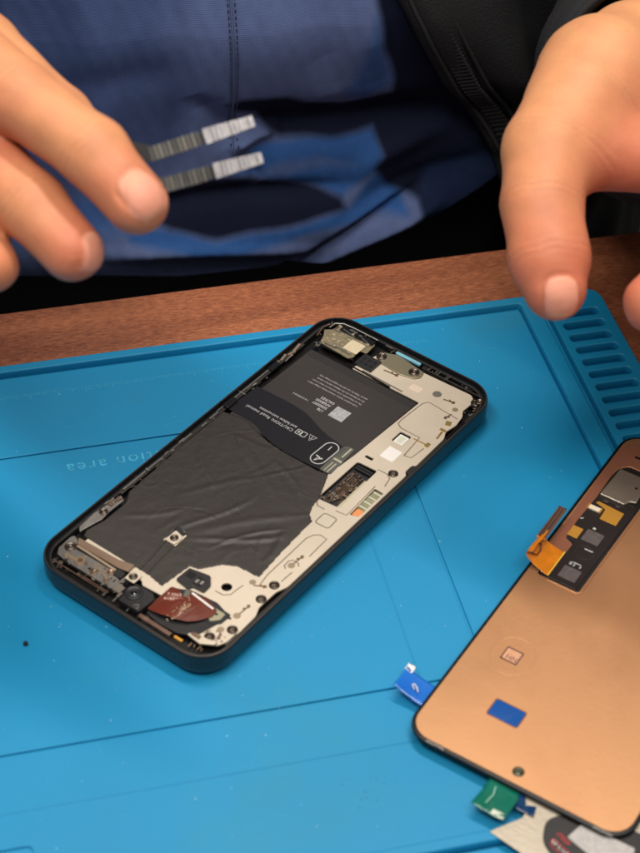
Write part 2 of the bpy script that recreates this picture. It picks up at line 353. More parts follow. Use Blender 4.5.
for x, y, r in ((67.9, -19.4, 1.7), (65.1, -29.1, 1.1), (-30.1, -30.1, 1.25), (-43.5, -24.9, 1.15), (-57.6, -30, 1.25), (-65.1, -29.6, 1.2)):
    MB().cyl(x, y, ZP - .05, ZP + .1, r, r * .93, 22).build('contact_pad', steel_dull if r > 1.5 else mat('pad_tan', (160, 142, 118), rough=.4, metal=.5), mid)
def spring(x, y, a, L=3.6):
    m = MB(); c, s = math.cos(R(a)), math.sin(R(a))
    m.box(x + c * L / 2, y + s * L / 2, ZP + .12, L, .35, .25, R(a)); m.box(x + c * L * .9, y + s * L * .9, ZP + .2, 1.2, 1.0, .18, R(a + 20)); m.box(x + c * L * .55 - s * .5, y + s * L * .55 + c * .5, ZP + .2, .8, .35, .2, R(a - 30))
    m.build('spring_contact', copper, mid)
for a in ((-29, -30.2, -5, 4.4), (-44.4, -26, -62, 4), (-56.5, -30.2, -3, 4.6), (-65.8, -30, -150, 3), (67.0, -22.8, -80, 4.2), (62.2, -29.5, 168, 3.2), (66.5, 3.2, -85, 6)): spring(*a)
# gold antenna feet along the long edge
m = MB(); m.box(43.6, -29.5, ZP + .1, .4, 6.4, .25, R(2)); m.box(43.8, -32, ZP + .15, 2.2, 1.4, .3); m.box(50.5, -32.4, ZP + .12, 4.2, .7, .25, R(8)); m.box(57.5, -31.4, ZP + .12, 2.2, 2.0, .2, R(20)); m.box(53.5, -31.8, ZP + .1, 1.2, 2.2, .2)
m.build('gold_contact', mat('gold_contact', (206, 178, 120), rough=.3, metal=.8), mid)

def screw_mesh(r=1.25):
    m = MB(); m.lathe(0, 0, [(r * 1.25, 0), (r * 1.22, .25), (r * .98, .28), (r * .92, .05), (r * .75, .06), (r * .70, .32), (r * .32, .36), (r * .22, .1), (0.01, .08)], 26)
    o = m.build('screw', screw_dark, None, True); me = o.data; bpy.data.objects.remove(o)
    return me
SM = screw_mesh()
def screw(x, y, z=None, s=1.0, par=None):
    o = bpy.data.objects.new('screw', SM); COL.objects.link(o); o.parent = par or phone; o.location = Vector((x, y, ZP if z is None else z)) * S; o.scale = (s, s, s)
def boss(x, y, r=1.35):
    MB().lathe(x, y, [(r * 1.32, ZP - .05), (r * 1.28, ZP + .28), (r * 1.0, ZP + .3), (r * .95, ZP - .5), (r * .55, ZP - .9), (r * .5, ZP - .35), (.01, ZP - .3)]).build('screw_boss', screw_dark, phone, True)
for x, y in ((24.9, -31.0), (-40.3, -31.2), (-47.5, -31.6), (-63.0, -32.6), (-69.6, -28.9)): boss(x, y)
boss(72.5, -32.6, 1.2); boss(70.5, -34.0, .8)

# connector window and its flexes
m = MB(); rr = random.Random(3)
for k in range(70):
    u = rr.uniform(1.2, 17.5); w = rr.uniform(-25.2, -18.8); m.box(u, w, ZP - 1.1 + rr.uniform(-.2, .25), rr.uniform(.5, 2.0), rr.uniform(.25, .6), .4)
m.build('board_connector', mat('connector_metal', (120, 104, 90), rough=.35, metal=.7, var=.4, vscale=700), phone)
m = MB()
for k in range(5): m.box(9.5, -20.2 - k * .82, ZP - .88, 13.5 - k * .8, .34, .3, R(-1.5))
m.build('connector_pins', copper, phone)
plate('connector_base', rect(0, -26, 22, -17.9), ZP - 2.2, ZP - 1.4, black_part, phone)
m = MB(); 
for k in range(2): m.box(19.8 + k * 1.2, -21.9, ZP - .75, .8, 6.6, .8)
m.build('connector_latch', black_part, phone)
plate('foam_strip', fillet(rect(.4, -26.0, 17, -25.0), .2), ZP - 1.2, ZP - .7, mat('foam_sand', (176, 166, 138), rough=.8), phone)
plate('antenna_board', rect(5, -33.8, 15, -30.6), ZP - 1.2, ZP - .6, mat('board_green', (150, 150, 118), rough=.35, metal=.3, var=.15, vscale=300), phone)
m = MB()
for u in (6, 8.6, 11.3, 14): m.box(u, -32.2, ZP - .58, .3, 3, .15)
m.build('board_gap', white_tag, phone)
plate('board_tab', rect(1.2, -33.8, 4.8, -31), ZP - 1.2, ZP - .62, mat('tab_orange', (226, 150, 96), rough=.4, metal=.3), phone)
plate('sensor_board', fillet(rect(37.8, -25, 43.0, -21.2), .4), ZP - .9, ZP - .2, white_tag, phone)
plate('sensor_film', fillet(rect(38.8, -24.2, 42.2, -22), .3), ZP - .2, ZP - .1, mat('film_greenish', (196, 200, 180), rough=.3), phone)
plate('code_tag', fillet(rect(29.2, -27.4, 35.4, -22.0), .3), ZP, ZP + .1, white_tag, phone)

# battery
ZB = ZP - .35
bt = plate('battery', fillet([(12.2, -13.4), (24.6, -15.0), (59.9, -16.6), (59.9, 31.4), (12.2, 32.4)], .9), B0 + 1.5, ZB, batt, phone, bevel=.5)
plate('battery_end_tape', fillet(rect(56.2, -16.0, 59.5, 30.8), .5), ZB, ZB + .09, mat('battery_edge', (42, 40, 40), rough=.4), bt)
wr = plate('wrap_strip', fillet([(15.2, 34.3), (15.4, 24.2), (14.4, 19.6), (12.5, 16.4), (11.1, 11), (10.4, 4.5), (10.6, -4), (11.2, -12.9), (24.8, -13.6), (25.3, -9), (26.4, -2), (27.6, 2.5), (29.6, 7.4), (30.9, 11.7), (31.5, 18), (31.4, 24), (31.2, 33.6)], 1.0), ZB, ZB + .16, batt_tape, bt, bevel=.06)
zt = ZB + .17
text('caution_text', 'CAUTION: Read manual', 1.95, 21.3, 9.1, zt, R(90), white_ink, wr, spacing=1.06)
text('caution_text', 'and follow instructions', 1.75, 23.3, 9.1, zt, R(90), white_ink, wr, spacing=1.02)
tube('warning_symbol', [(22.9, 3.2, zt), (22.9, .2, zt), (20.2, 1.7, zt)], .16, white_ink, wr, cyclic=True, flat=.3)
MB().box(21.6, 1.7, zt, 1.0, .25, .06).box(22.5, 1.7, zt, .3, .3, .06).build('warning_symbol', white_ink, wr)
m = MB()
for y0 in (4.0, 6.2):
    m.box(20.3, y0 + .9, zt, .25, 1.9, .06).box(22.6, y0 + .9, zt, .25, 1.9, .06).box(21.45, y0, zt, 2.4, .25, .06).box(21.45, y0 + 1.85, zt, 2.4, .25, .06)
m.box(21.5, 7.1, zt, 1.0, .6, .06); m.build('manual_symbol', white_ink, wr)
st = []
for k in range(13): a = R(-90 + 180 * k / 12); st.append((21.9 + 2.75 * math.cos(a), -6.6 + 2.75 * math.sin(a), zt))
for k in range(13): a = R(90 + 180 * k / 12); st.append((15.2 + 2.75 * math.cos(a), -6.3 + 2.75 * math.sin(a), zt))
tube('pull_mark', st, .2, white_ink, wr, cyclic=True, flat=.3)
text('step_number', '1', 3.4, 22.8, -7.3, zt, R(90), white_ink, wr)
MB().box(15.2, -6.6, zt, .6, 2.4, .06, R(35)).box(14.3, -6.0, zt, 1.7, .5, .06, R(-35)).box(15.9, -5.6, zt, .5, 1.8, .06, R(-10)).build('peel_arrow', white_ink, wr)
for k, s in enumerate(('Li-ion polymer battery. Limited charge voltage 4.48 V.', 'Do not disassemble, crush, puncture or short circuit.', 'Do not dispose of in fire. Replace only by a trained', 'person. Made for use with the original charger only.')):
    text('battery_text', s, 1.02, 45.2 + k * 1.75, -1.4 + (k == 0) * .5, ZB + .01, R(90), mat('pale_ink', (168, 164, 160), rough=.6), bt, spacing=1.0, th=.05)
text('battery_number', '1 0 2 0 8 8 0 2', 1.15, 36.9, 14.6, ZB + .01, R(90), white_ink, bt, spacing=1.0)
for k, s in enumerate(('178', '5000097', 'AF68000', '04CRES')): text('battery_number', s, 1.75, 35.9 + k * 1.85, 6.9 - .2 * k, ZB + .01, R(90), white_ink, bt, spacing=1.02)
plate('blank_code_patch', fillet(rect(34.8, -1.4, 40.8, 4.6), .2), ZB, ZB + .06, grey_ink, bt)
# clear battery pull tab
pt = plate('pull_tab', fillet([(11.0, -9.9), (24.8, -9.6), (26.2, -11.1), (26.4, -13.7), (11, -14.6)], .8), ZB + .2, ZB + .42, mat('clear_tab', (92, 92, 86), rough=.12, coat=.8, var=.25, vscale=250), phone, bevel=.1)
MB().box(14, -12.9, ZB + .46, 5.2, .5, .12).box(14, -11.6, ZB + .46, 5.2, .35, .12).box(23, -12.6, ZB + .46, 5.4, .55, .12).box(18.2, -12.4, ZB + .48, .9, 3.4, .14).build('tab_fold', mat('tab_light', (168, 166, 150), rough=.2, coat=.5), pt)

# crumpled graphite film, a real wrinkled sheet
gpoly = [(12.9, 34.1), (14.6, 24.6), (12.0, 17.5), (10.6, 12), (9.9, 4.5), (10.1, -10.3), (10.8, -14), (9, -14.9), (0.2, -18.5), (-4.7, -19.3), (-8.2, -20.8), (-10.2, -23.3), (-14.9, -23.5), (-28, -24.2), (-40.8, -25.3), (-41.4, -17), (-44, -12.6), (-47.3, -10.2), (-50.2, -8),
         (-50.9, -4.9), (-63.1, -3.6), (-62.0, 3.3), (-62.3, 10.7), (-62.5, 31), (-60, 32.2), (-53, 30.6), (-42.3, 30.6), (-38, 33.2), (-10, 34.2)]
def inside(px, py, poly):
    c = np.zeros(px.shape, bool); n = len(poly)
    for i in range(n):
        x1, y1 = poly[i]; x2, y2 = poly[(i + 1) % n]
        k = ((y1 > py) != (y2 > py)) & (px < (x2 - x1) * (py - y1) / (y2 - y1 + 1e-12) + x1); c ^= k
    return c
st_ = .3; gu = np.arange(-64, 16, st_); gv = np.arange(-26, 35, st_)
U, V = np.meshgrid(gu, gv, indexing='ij')
def ridge(U, V, u0, v0, u1, v1, w, h, wob=1.0, seed=0):
    du, dv = u1 - u0, v1 - v0; L = math.hypot(du, dv); t = ((U - u0) * du + (V - v0) * dv) / L ** 2
    d = ((U - u0) * dv - (V - v0) * du) / L + wob * np.sin(t * 5 + seed)
    env = np.clip(np.minimum(t, 1 - t) * 4, 0, 1)
    return h * env * (np.exp(-(d / w) ** 2) - .5 * np.exp(-((d - w * 1.6) / (w * 1.3)) ** 2))
Z = np.zeros_like(U)
nr = np.random.RandomState(5)
for a in ((-44, 4, -20, -22, 1.1, .55), (-42, -3, -17, -19, .8, .45), (-45, 10, -12, -2, 1.0, .4), (-40, 5, -8, -20, 1.6, .4), (-5, 30, -20, 12, 1.2, .3), (8, 20, -12, -8, 1.5, .3), (6, 4, -5, -15, 1.0, .35), (-2, 0, -30, 22, 1.3, .25), (-50, 28, -30, 12, 1.2, .3), (10, 30, -2, 8, .9, .3), (12, -6, -6, 2, .8, .25), (-18, -20, -36, -22, 1.2, .4)):
    Z += ridge(U, V, *a, seed=nr.rand() * 6)
for k in range(34):
    u0, v0 = nr.uniform(-58, 12), nr.uniform(-24, 33); a = nr.uniform(0, 2 * math.pi); l = nr.uniform(6, 22)
    Z += ridge(U, V, u0, v0, u0 + l * math.cos(a), v0 + l * math.sin(a), nr.uniform(.4, 1.2), nr.uniform(.05, .16), seed=nr.rand() * 6)
# a flatter quiet zone at the near end, a raised border where the film lies over the battery edge
Z *= .42 * np.clip((U + 60) / 16, .12, 1)
tabh = inside(U, V, [(-47.2, 4.8), (-41.6, 4.6), (-40.2, 6.6), (-41.0, 9.9), (-47.2, 9.4)])
keep = inside(U, V, gpoly) & ~tabh
idx = -np.ones(U.shape, int); vs = []; fs = []
for i in range(U.shape[0] - 1):
    for j in range(U.shape[1] - 1):
        if keep[i, j] and keep[i + 1, j] and keep[i, j + 1] and keep[i + 1, j + 1]:
            q = []
            for a, b in ((i, j), (i + 1, j), (i + 1, j + 1), (i, j + 1)):
                if idx[a, b] < 0: idx[a, b] = len(vs); vs.append((U[a, b], V[a, b], ZP + .28 + max(Z[a, b], -.2)))
                q.append(idx[a, b])
            fs.append(tuple(q))
gr = from_data('graphite_film', vs, fs, graph, phone, True)
sol = gr.modifiers.new('s', 'SOLIDIFY'); sol.thickness = .0002; sol.offset = -1
tabp = plate('ground_tab', fillet([(-47.0, 5.2), (-43.2, 4.9), (-40.8, 6.9), (-41.6, 9.0), (-47.0, 9.2)], .9), ZP + .1, ZP + .5, plate_beige, phone)
screw(-44.7, 7.1, ZP + .5, .95)
MB().box(-41.2, 7.6, ZP + .45, 1.5, 4.2, .7, R(-15)).box(-43.5, 9.3, ZP + .5, 5, .35, .5).build('tab_shadow_strip', black_part, phone)  # black strips put the shade beside the ground tab into the shape
tube('film_fold', [(-47.2, 8.6, ZP + .45), (-56, 7.4, ZP + .4), (-62, 6.8, ZP + .4)], .35, graph, phone, flat=.6)
tube('film_fold', [(-47.2, 5.0, ZP + .45), (-55, 4.4, ZP + .4), (-62, 3.8, ZP + .4)], .25, graph, phone, flat=.6)

# upper left board, shields and bracket
bd = plate('charging_board', fillet([(64.0, 30.3), (68, 31.8), (70.8, 33.6), (73.3, 30.4), (76.6, 29.6), (76.8, 18.1), (75.6, 13.6), (69.6, 13.2), (69.2, 16.6), (64.9, 15.6), (63.2, 17)], .6), ZP - .1, ZP + .6, pcb, phone)
plate('blank_code_patch', fillet(rect(66.6, 15.8, 72.6, 22.0), .2), ZP + .6, ZP + .66, mat('tag_tan', (196, 182, 154), rough=.5, var=.06, vscale=600), bd)
m = MB(); rr = random.Random(9)
for k in range(70):
    u, w = rr.uniform(64.8, 76), rr.uniform(15.5, 30)
    if 66 < u < 73.2 and 15 < w < 22.6: continue
    m.box(u, w, ZP + .7, rr.uniform(.3, 1.1), rr.uniform(.3, 1.6), rr.uniform(.15, .5))
m.build('component', mat('component_tan', (200, 186, 158), rough=.35, metal=.6, var=.4, vscale=600), bd)
m = MB()
for (u, w, a, l) in ((74.5, 25, 80, 6), (72.9, 28.5, 95, 5), (65.2, 20.5, 88, 8), (64.6, 26, 92, 5), (74.6, 17.5, 75, 4)): m.box(u, w, ZP + .85, l, .45, .3, R(a))
m.build('shield_edge', steel, bd)
m = MB()
m.box(65.6, 9.7, ZP + .45, 6.6, 7.4, .9)
sp = m.build('speaker_block', black_part, phone)
m = MB()
for i in range(2):
    for j in range(3): m.box(64.3 + i * 2.4, 7.4 + j * 2.2, ZP + .93, 1.3, 1.2, .12)
m.build('speaker_port', mat('port_black', (6, 6, 6), rough=.9), sp)
br = plate('steel_bracket', fillet([(73.6, 10.2), (68.6, 6.2), (67.8, -2.7), (69.0, -8.2), (71, -9.9), (74.2, -9.3), (76.2, 3.7)][::-1], .8), ZP, ZP + .5, mat('bracket_olive', (160, 152, 128), rough=.36, metal=.7, var=.06), phone)
screw(71.6, 7.9, ZP + .5, 1.25); screw(71.9, -6.4, ZP + .5, 1.3)
plate('earpiece_slot', fillet(rect(76.6, -5.6, 78.0, 5.4), .7), H - 2.6, H - 1.55, cyan_slot, phone)
plate('speaker_mesh', fillet(rect(73.8, 14, 76.9, 29), .5), ZP + .3, ZP + .9, inner_black, phone)
MB().box(76.2, 24, ZP + 1, .8, 3.4, .3).box(75.6, 20.4, ZP + 1, .7, 1.4, .4).box(77.3, 8.5, ZP + 1, .6, 3.2, .3).build('bright_clip', steel, phone)
boss(62.6, 31.0, .9)
tube('corner_wire', [(72.5, 32.5, ZP + .9), (75.5, 32.2, ZP + 1.1), (77.4, 29.5, ZP + 1.1), (77.8, 24, ZP + 1), (77.8, 14, ZP + .9)], .3, steel_dull, phone)
tube('corner_wire', [(66, 33.4, ZP + .7), (71, 34.6, ZP + .9), (74, 33.6, ZP + 1)], .28, copper, phone)
m = MB(); m.box(61.2, 0, ZB + .3, .5, 18, .5, R(-1)); m.build('steel_strip', steel, phone)
# top-right corner odds
MB().box(76.2, -20, H - 1.8, .5, 26, .3).build('rim_rail', rim_grey, phone)
plate('side_key_flex', fillet(rect(50, -36.0, 62, -34.8), .3), ZP - .5, ZP + .2, inner_black, phone)
MB().lathe(73.8, -33.6, [(1.5, ZP), (1.4, ZP + .6), (.9, ZP + .6), (.8, ZP + .1), (.01, ZP + .1)]).build('antenna_screw', screw_dark, phone, True)
plate('side_bump', fillet(rect(28.0, -36, 32.4, -33.9), .6), ZP - .6, ZP + .3, black_part, phone)

# long left side strip: flex, silver bars and clips
plate('side_flex', fillet(rect(-40, 34.3, 60, 36.0), .4), ZP - .4, ZP + .1, mat('side_flex', (58, 54, 50), rough=.35, metal=.3, var=.3, vscale=300), phone)
m = MB()
for a, b in ((-38.5, -27.2), (-25.5, -19.5), (-8.5, -3.4), (6.6, 11)): m.box((a + b) / 2, 35.1, ZP + .35, b - a, .75, .6)
m.build('antenna_bar', steel, phone)
m = MB(); m.box(-26.3, 35, ZP + .5, .9, 1.4, .7); m.box(-18, 35.4, ZP + .2, 30, .25, .3); m.box(30, 35.6, ZP + .2, 34, .4, .3); m.build('antenna_clip', steel_dull, phone)
m = MB(); m.box(48.6, 35.4, ZP + .5, 3.8, .9, .7, R(12)); m.box(52.4, 34.6, ZP + .5, 3.2, .7, .6, R(-18)); m.box(56, 35, ZP + .5, 4.6, 1.0, .7, R(10)); m.build('spring_clip', mat('clip_gold', (206, 180, 150), rough=.3, metal=.8), phone)
plate('cable_clip', fillet(rect(40.2, 33.8, 45.2, 36.2), .5), ZP, ZP + .9, inner_black, phone)
plate('cable_clip', fillet(rect(14.5, 33.6, 20.6, 36.4), .7), ZP, ZP + .8, inner_black, phone)
MB().box(13.5, 35.6, ZP + .5, 5, .4, .4).build('steel_pin', steel, phone)
plate('side_bracket', fillet([(-62.0, 33.0), (-60.5, 34.6), (-53, 35.1), (-47, 34.4), (-41, 33.8), (-42.1, 31.4), (-49, 31.6), (-53, 31.1), (-60, 32.6)], .5), ZP + .1, ZP + .7, steel_dull, phone)
screw(-50.4, 33.0, ZP + .7, 1.0)
MB().box(-46.4, 33.4, ZP + .9, 1.4, 1.6, .5).box(-43.6, 32.6, ZP + .9, 3, .5, .4, R(-14)).box(-43.2, 33.4, ZP + .9, 2.2, .5, .4, R(10)).build('side_contact', copper, phone)

# near end: brackets, vibration motor, front camera, brown flex
tl = plate('corner_bracket', fillet([(-63.8, 33.6), (-65.2, 34.2), (-71, 33.9), (-73.2, 32.4), (-73.6, 29.4), (-74.2, 17.5), (-74.3, 6.6), (-70.2, 6.4), (-69.0, 9.8), (-67.6, 13.9), (-67.6, 29.4), (-64.6, 31.4)], .5), ZP - .7, ZP - .05, steel_dull, phone)
screw(-68.4, 31.0, ZP - .05, 1.3)
plate('vibration_shield', fillet([(-64.2, 31.2), (-63.4, 14.4), (-61.9, 8.8), (-65.4, 8.6), (-66.2, 12.4), (-66.6, 29.8)], .5), ZP + .1, ZP + .95, brown_part, phone)
MB().box(-67.0, 21, ZP + .2, .8, 17, .5, R(-1)).build('shield_rail', mat('rail_pale', (190, 170, 146), rough=.35, metal=.6), phone)
m = MB(); m.box(-71.6, 27.6, ZP + .15, .9, 5, .35, R(3)); m.lathe(-71.0, 24.4, [(1.6, ZP), (1.6, ZP + .35), (1.0, ZP + .35), (1.0, ZP)]); m.build('ring_terminal', mat('terminal_gold', (214, 186, 150), rough=.3, metal=.8), phone)
MB().cyl(-71.0, 24.4, ZP - .05, ZP + .12, .9).build('terminal_stud', copper, phone)
for x, y, r in ((-71.8, 17.6, 1.3), (-68.4, 13.2, 1.4), (-72.0, 12.2, .9)): MB().lathe(x, y, [(r, ZP - .05), (r, ZP + .3), (r * .6, ZP + .3), (r * .5, ZP), (.01, ZP)]).build('contact_stud', copper, phone, True)
m = MB(); m.box(-70.2, 16.4, ZP + .2, .5, 4, .4, R(15)); m.box(-71.2, 13.6, ZP + .2, .6, 3.2, .4, R(-20)); m.box(-69, 18.6, ZP + .2, .5, 2.6, .4, R(30)); m.build('spring_leaf', mat('leaf_pale', (200, 178, 150), rough=.3, metal=.8), phone)
m = MB(); m.box(-72.6, 6.2, ZP + .4, 3.0, 3.0, .8); m.box(-69.6, 7.8, ZP + .2, 3.6, .6, .8); m.box(-74.3, 4.4, ZP + .2, 2.2, .8, .6); m.build('camera_clip', mat('clip_grey', (150, 142, 130), rough=.35, metal=.7), phone)
plate('black_foam', fillet(rect(-69, 8.6, -66.4, 12), .5), ZP + .2, ZP + .9, black_part, phone)
sq = plate('square_washer', fillet(rect(-68.0, 3.9, -63.9, 7.9), .5), ZP + .3, ZP + .8, plate_beige, phone)
screw(-66.0, 5.9, ZP + .8, .95)
cm = plate('front_camera', fillet([(-76.2, 3.2), (-67.6, 3.3), (-67.4, -4.0), (-69.2, -5.8), (-76.0, -5.2)], .6), ZP - 1.2, ZP + .8, black_part, phone)
MB().lathe(-71.2, 1.0, [(3.0, ZP + .75), (2.9, ZP + 1.3), (2.3, ZP + 1.35), (2.1, ZP + 1.1), (1.5, ZP + 1.05), (1.4, ZP + 1.25), (1.0, ZP + 1.25), (.9, ZP + 1.0)]).build('lens_ring', black_part, cm, True)
MB().lathe(-71.2, 1.0, [(1.0, ZP + 1.05), (.7, ZP + 1.2), (.35, ZP + 1.28), (.01, ZP + 1.3)]).build('lens', lens_glass, cm, True)
tube('camera_mark', [(-75.2, -2.0, ZP + .84), (-73.6, -3.6, ZP + .84), (-75.4, -4.2, ZP + .84)], .12, steel_dull, cm, cyclic=True)
cv = plate('connector_cover', fillet([(-58.3, -5.4), (-52.0, -5.7), (-50.4, -13.2), (-53.4, -15.8), (-57.0, -15.9), (-57.3, -11.7), (-59.0, -11.0)], .6), ZP + .1, ZP + 1.1, black_part, phone, bevel=.25)
MB().box(-54.2, -8.2, ZP + 1.12, 2.6, 3.0, .12).box(-54.8, -12.2, ZP + 1.12, 3.4, 3.4, .14).build('cover_emboss', inner_black, cv)
MB().box(-55.0, -11.5, ZP + 1.24, 1.6, 1.0, .1).box(-54.6, -13.2, ZP + 1.24, 1.6, 1.0, .1).build('cover_window', steel_dull, cv)
# black cradle and the brown flex that arches over it
plate('flex_cradle', fillet([(-59.4, -28.8), (-57.4, -22), (-58.4, -12.4), (-61, -7.4), (-74.4, -6.9), (-75.4, -12), (-74.8, -20), (-72, -25.4), (-66, -27)], .8), ZP - .6, ZP + .35, black_part, phone)
plate('flex_end', fillet([(-59.7, -12.2), (-58.6, -14.7), (-58.8, -28.6), (-63.4, -28.4), (-66, -25.6), (-64, -13)], .6), ZP + .35, ZP + .6, black_part, phone)
plate('flex_end_board', fillet([(-59.8, -22.6), (-59.8, -27.2), (-62.6, -27.4), (-65, -25.2), (-63.6, -22.8)], .5), ZP + .6, ZP + .75, mat('board_pale', (158, 152, 128), rough=.4, metal=.3), phone)
MB().cyl(-61.6, -25, ZP + .7, ZP + .8, .45).build('board_hole', inner_black, phone)
fx = [(-73.7, -6.8), (-68, -6.6), (-61.8, -6.6), (-61.2, -9.4), (-63.0, -11.8), (-62.6, -13.9), (-59.4, -13.6), (-58.9, -19.2), (-60.5, -24.4), (-63.4, -24.8), (-67.5, -22.6), (-70.2, -20.2), (-72.0, -16.6), (-73.2, -12)]
from itertools import product
fm = plate('brown_flex', fillet(fx, .6), ZP + .9, ZP + 1.2, flex_brown, phone, bevel=.08)
def arch(me):
    for v in me.vertices:
        u, w = v.co.x / S, v.co.y / S; v.co.z += (1.0 * math.exp(-((w + 15) / 6) ** 2) * min(1, max(0, (-58 - u) / 8))) * S
bm = bmesh.new(); bm.from_mesh(fm.data); bmesh.ops.triangulate(bm, faces=bm.faces); bmesh.ops.subdivide_edges(bm, edges=[e for e in bm.edges if e.calc_length() > .0012], cuts=3, use_grid_fill=False); bm.to_mesh(fm.data); bm.free()
arch(fm.data)
m = MB(); m.box(-60.6, -18.5, ZP + 1.6, .7, 9.6, .08, R(-6)); b_ = m.build('printed_line', white_tag, fm)
for k, s in enumerate(('7.3263', '6180WA')): text('flex_text', s, 1.7, -66.0 - k * 1.9, -8.3 - .3 * k, ZP + 1.85, R(-58), mat('pink_ink', (226, 190, 180), rough=.6), fm, spacing=1.0)
m = MB(); rr = random.Random(4)
for k in range(60):
    t = rr.gauss(0, 1); m.box(-68.0 + rr.gauss(0, 2.3), -15.8 + rr.gauss(0, .7) - (t > 0) * .4, ZP + 2.12, .28, .24, .1, rr.uniform(0, 3))
m.build('dried_flux', mat('flux_cream', (220, 196, 160), rough=.8), fm)
m = MB(); m.box(-61.2, -12.6, ZP + .9, 3.2, 1.8, 1.1, R(20)); m.build('grey_foam_block', mat('foam_grey', (96, 90, 80), rough=.8), phone)
boss(-59.6, -11.4, .9)
plate('beige_block', fillet([(-73.4, -23.0), (-71.4, -24.4), (-71.0, -29.5), (-69.9, -32.6), (-71.6, -32.4), (-74.0, -28.4)], .3), ZP, ZP + .8, plate_beige, phone)
MB().box(-76.4, -22.0, ZP + .3, .9, 3.2, .5).build('gold_foot', gold, phone)
MB().box(-76.6, -12.5, ZP + .2, 1.4, 13, .5).box(-76.2, 20, ZP + .2, .3, 22, .3).box(-75.4, 14, ZP, .3, 12, .3).build('usb_flex', mat('usb_tan', (112, 88, 76), rough=.4, metal=.4, var=.3, vscale=300), phone)
MB().box(-66.4, -35.0, ZP + .2, 5.6, .8, .5).build('edge_rail', rim_grey, phone)
plate('corner_spring', fillet(rect(-73, -27.4, -71.6, -24), .3), ZP + .8, ZP + 1.1, copper, phone)
MB().cyl(-79.6, -20, 0, .1, .01, .01, 4)
MB().box(-81.0, -24.4, B0 + 4.6, .12, .7, .7).build('microphone_hole', inner_black, phone)

def bits(name, region, n, zlo, mats_, seed, smin_=.3, smax_=1.4, hgt=.5):
    r_ = random.Random(seed); ms = [MB() for _ in mats_]
    for k in range(n):
        q = r_.randrange(len(mats_)); u = r_.uniform(region[0], region[2]); w = r_.uniform(region[1], region[3]); a = r_.choice((0, 0, 0, R(90), R(r_.uniform(-40, 40))))
        h_ = r_.uniform(.15, hgt); ms[q].box(u, w, zlo + h_ / 2, r_.uniform(smin_, smax_), r_.uniform(.2, .6), h_, a)
    for q, m_ in enumerate(ms):
        if m_.v: m_.build(name, mats_[q], phone)
pale = mat('solder_pale', (208, 200, 186), rough=.3, metal=.85, var=.2, vscale=900)
bits('solder_bit', (-74.5, 7, -68.5, 30), 46, ZP - .1, [black_part, pale, copper, steel_dull], 21)
bits('solder_bit', (-76.4, -30, -73.8, 34), 40, ZP - 1.2, [steel_dull, brown_part, inner_black], 22, .4, 2.6)
bits('solder_bit', (-73, -33.5, -66, -24), 18, ZP - .05, [black_part, pale, copper], 23)
bits('solder_bit', (62, 29.5, 77.5, 34.5), 26, ZP - .2, [pale, copper, steel_dull, black_part], 24, .4, 2.2, .8)
bits('solder_bit', (76.6, -30, 77.9, 30), 34, ZP - .2, [steel_dull, black_part, rim_grey], 25, .4, 3.0, .5)
bits('solder_bit', (-62, 33.4, 60, 36), 60, ZP - .1, [steel_dull, black_part, pale, rim_grey], 26, .5, 3.6, .4)
bits('solder_bit', (66, -36, 75, -31.5), 20, ZP - .5, [black_part, pale, steel_dull], 27)
bits('solder_bit', (-66, -36.2, 62, -35.1), 46, ZP - .9, [black_part, steel_dull, inner_black], 28, .8, 5, .5)
for (u, w, l, a) in ((-67.4, 20, 18, 92), (-69.4, 8.4, 3.2, 10), (-74.2, 18, 22, 91), (-60.6, -25, 9, 100), (60.6, 6, 20, 88), (63.6, 22, 14, 92), (-58.6, -11, 9, 75)):
    MB().box(u, w, ZP - .02, l, .6, .5, R(a)).build('dark_gap', inner_black, phone)
bits('connector_bit', (1.5, -25.2, 18, -18.6), 60, ZP - .95, [pale, black_part, copper], 29, .3, 1.5, .35)

# ------------------------------------------------------------------ display panel lying foil side up
ZS = 7.05
disp = thing('display_panel', 'detached phone screen lying face down, copper foil back and orange ribbon connector', 'phone screen', (70.4, -81.5, ZS), R(44.1))
DL, DW, DT = 158.0, 73.6, 1.7
gl = sweep('cover_glass', DL, DW, 8.2, [(.9, 0), (.25, .25), (0, .7), (0, 1.2), (.25, DT - .1), (1.0, DT), (3, DT), (3, 0)], glass_edge, disp)
gl.location = (DL / 2 * S, -DW / 2 * S, 0)
def off(poly): return [(x + DL / 2, y - DW / 2) for x, y in poly]
base = [(a, b) for a, b, _, _ in rrect(DL - 2, DW - 2, 7.4)]
plate('panel_core', off(base), .2, DT + .02, mat('core_black', (24, 22, 22), rough=.4), disp)
inner = [(a, b) for a, b, _, _ in rrect(DL - 2.6, DW - 2.4, 7.0)]
pock = fillet([(78.6, -4.6), (126, -4.2), (137.8, -5.4), (141, -8), (141, -26), (125.5, -19.9), (78.5, -19.6)], 1.0)
plate('copper_foil', off(inner), DT + .05, DT + .30, foil, disp, holes=[pock, circ(5.5, -36.5, 1.75)], bevel=.08)
plate('copper_tape', fillet([(91.5, -2.0), (92.0, -8.2), (96.8, -8.4), (98.2, -5.0), (107, -4.7), (121, -5.2), (137.6, -4.9), (139.4, -6.2), (141.4, -8.6), (141.2, -34), (150, -34), (155.2, -31), (155.4, -9), (150.5, -2.8), (146, -1.6)][::-1], .7), DT + .32, DT + .42, foil_dark, disp)
plate('tape_notch', fillet(rect(145.9, -12.5, 146.9, -7.6), .4), DT + .43, DT + .5, inner_black, disp)
tube('pocket_border', [(x, y, DT + .33) for x, y in fillet([(92, -20.4), (79.2, -20.6), (77.8, -19.3), (77.9, -8)], .8)], .22, foil, disp, res=1)
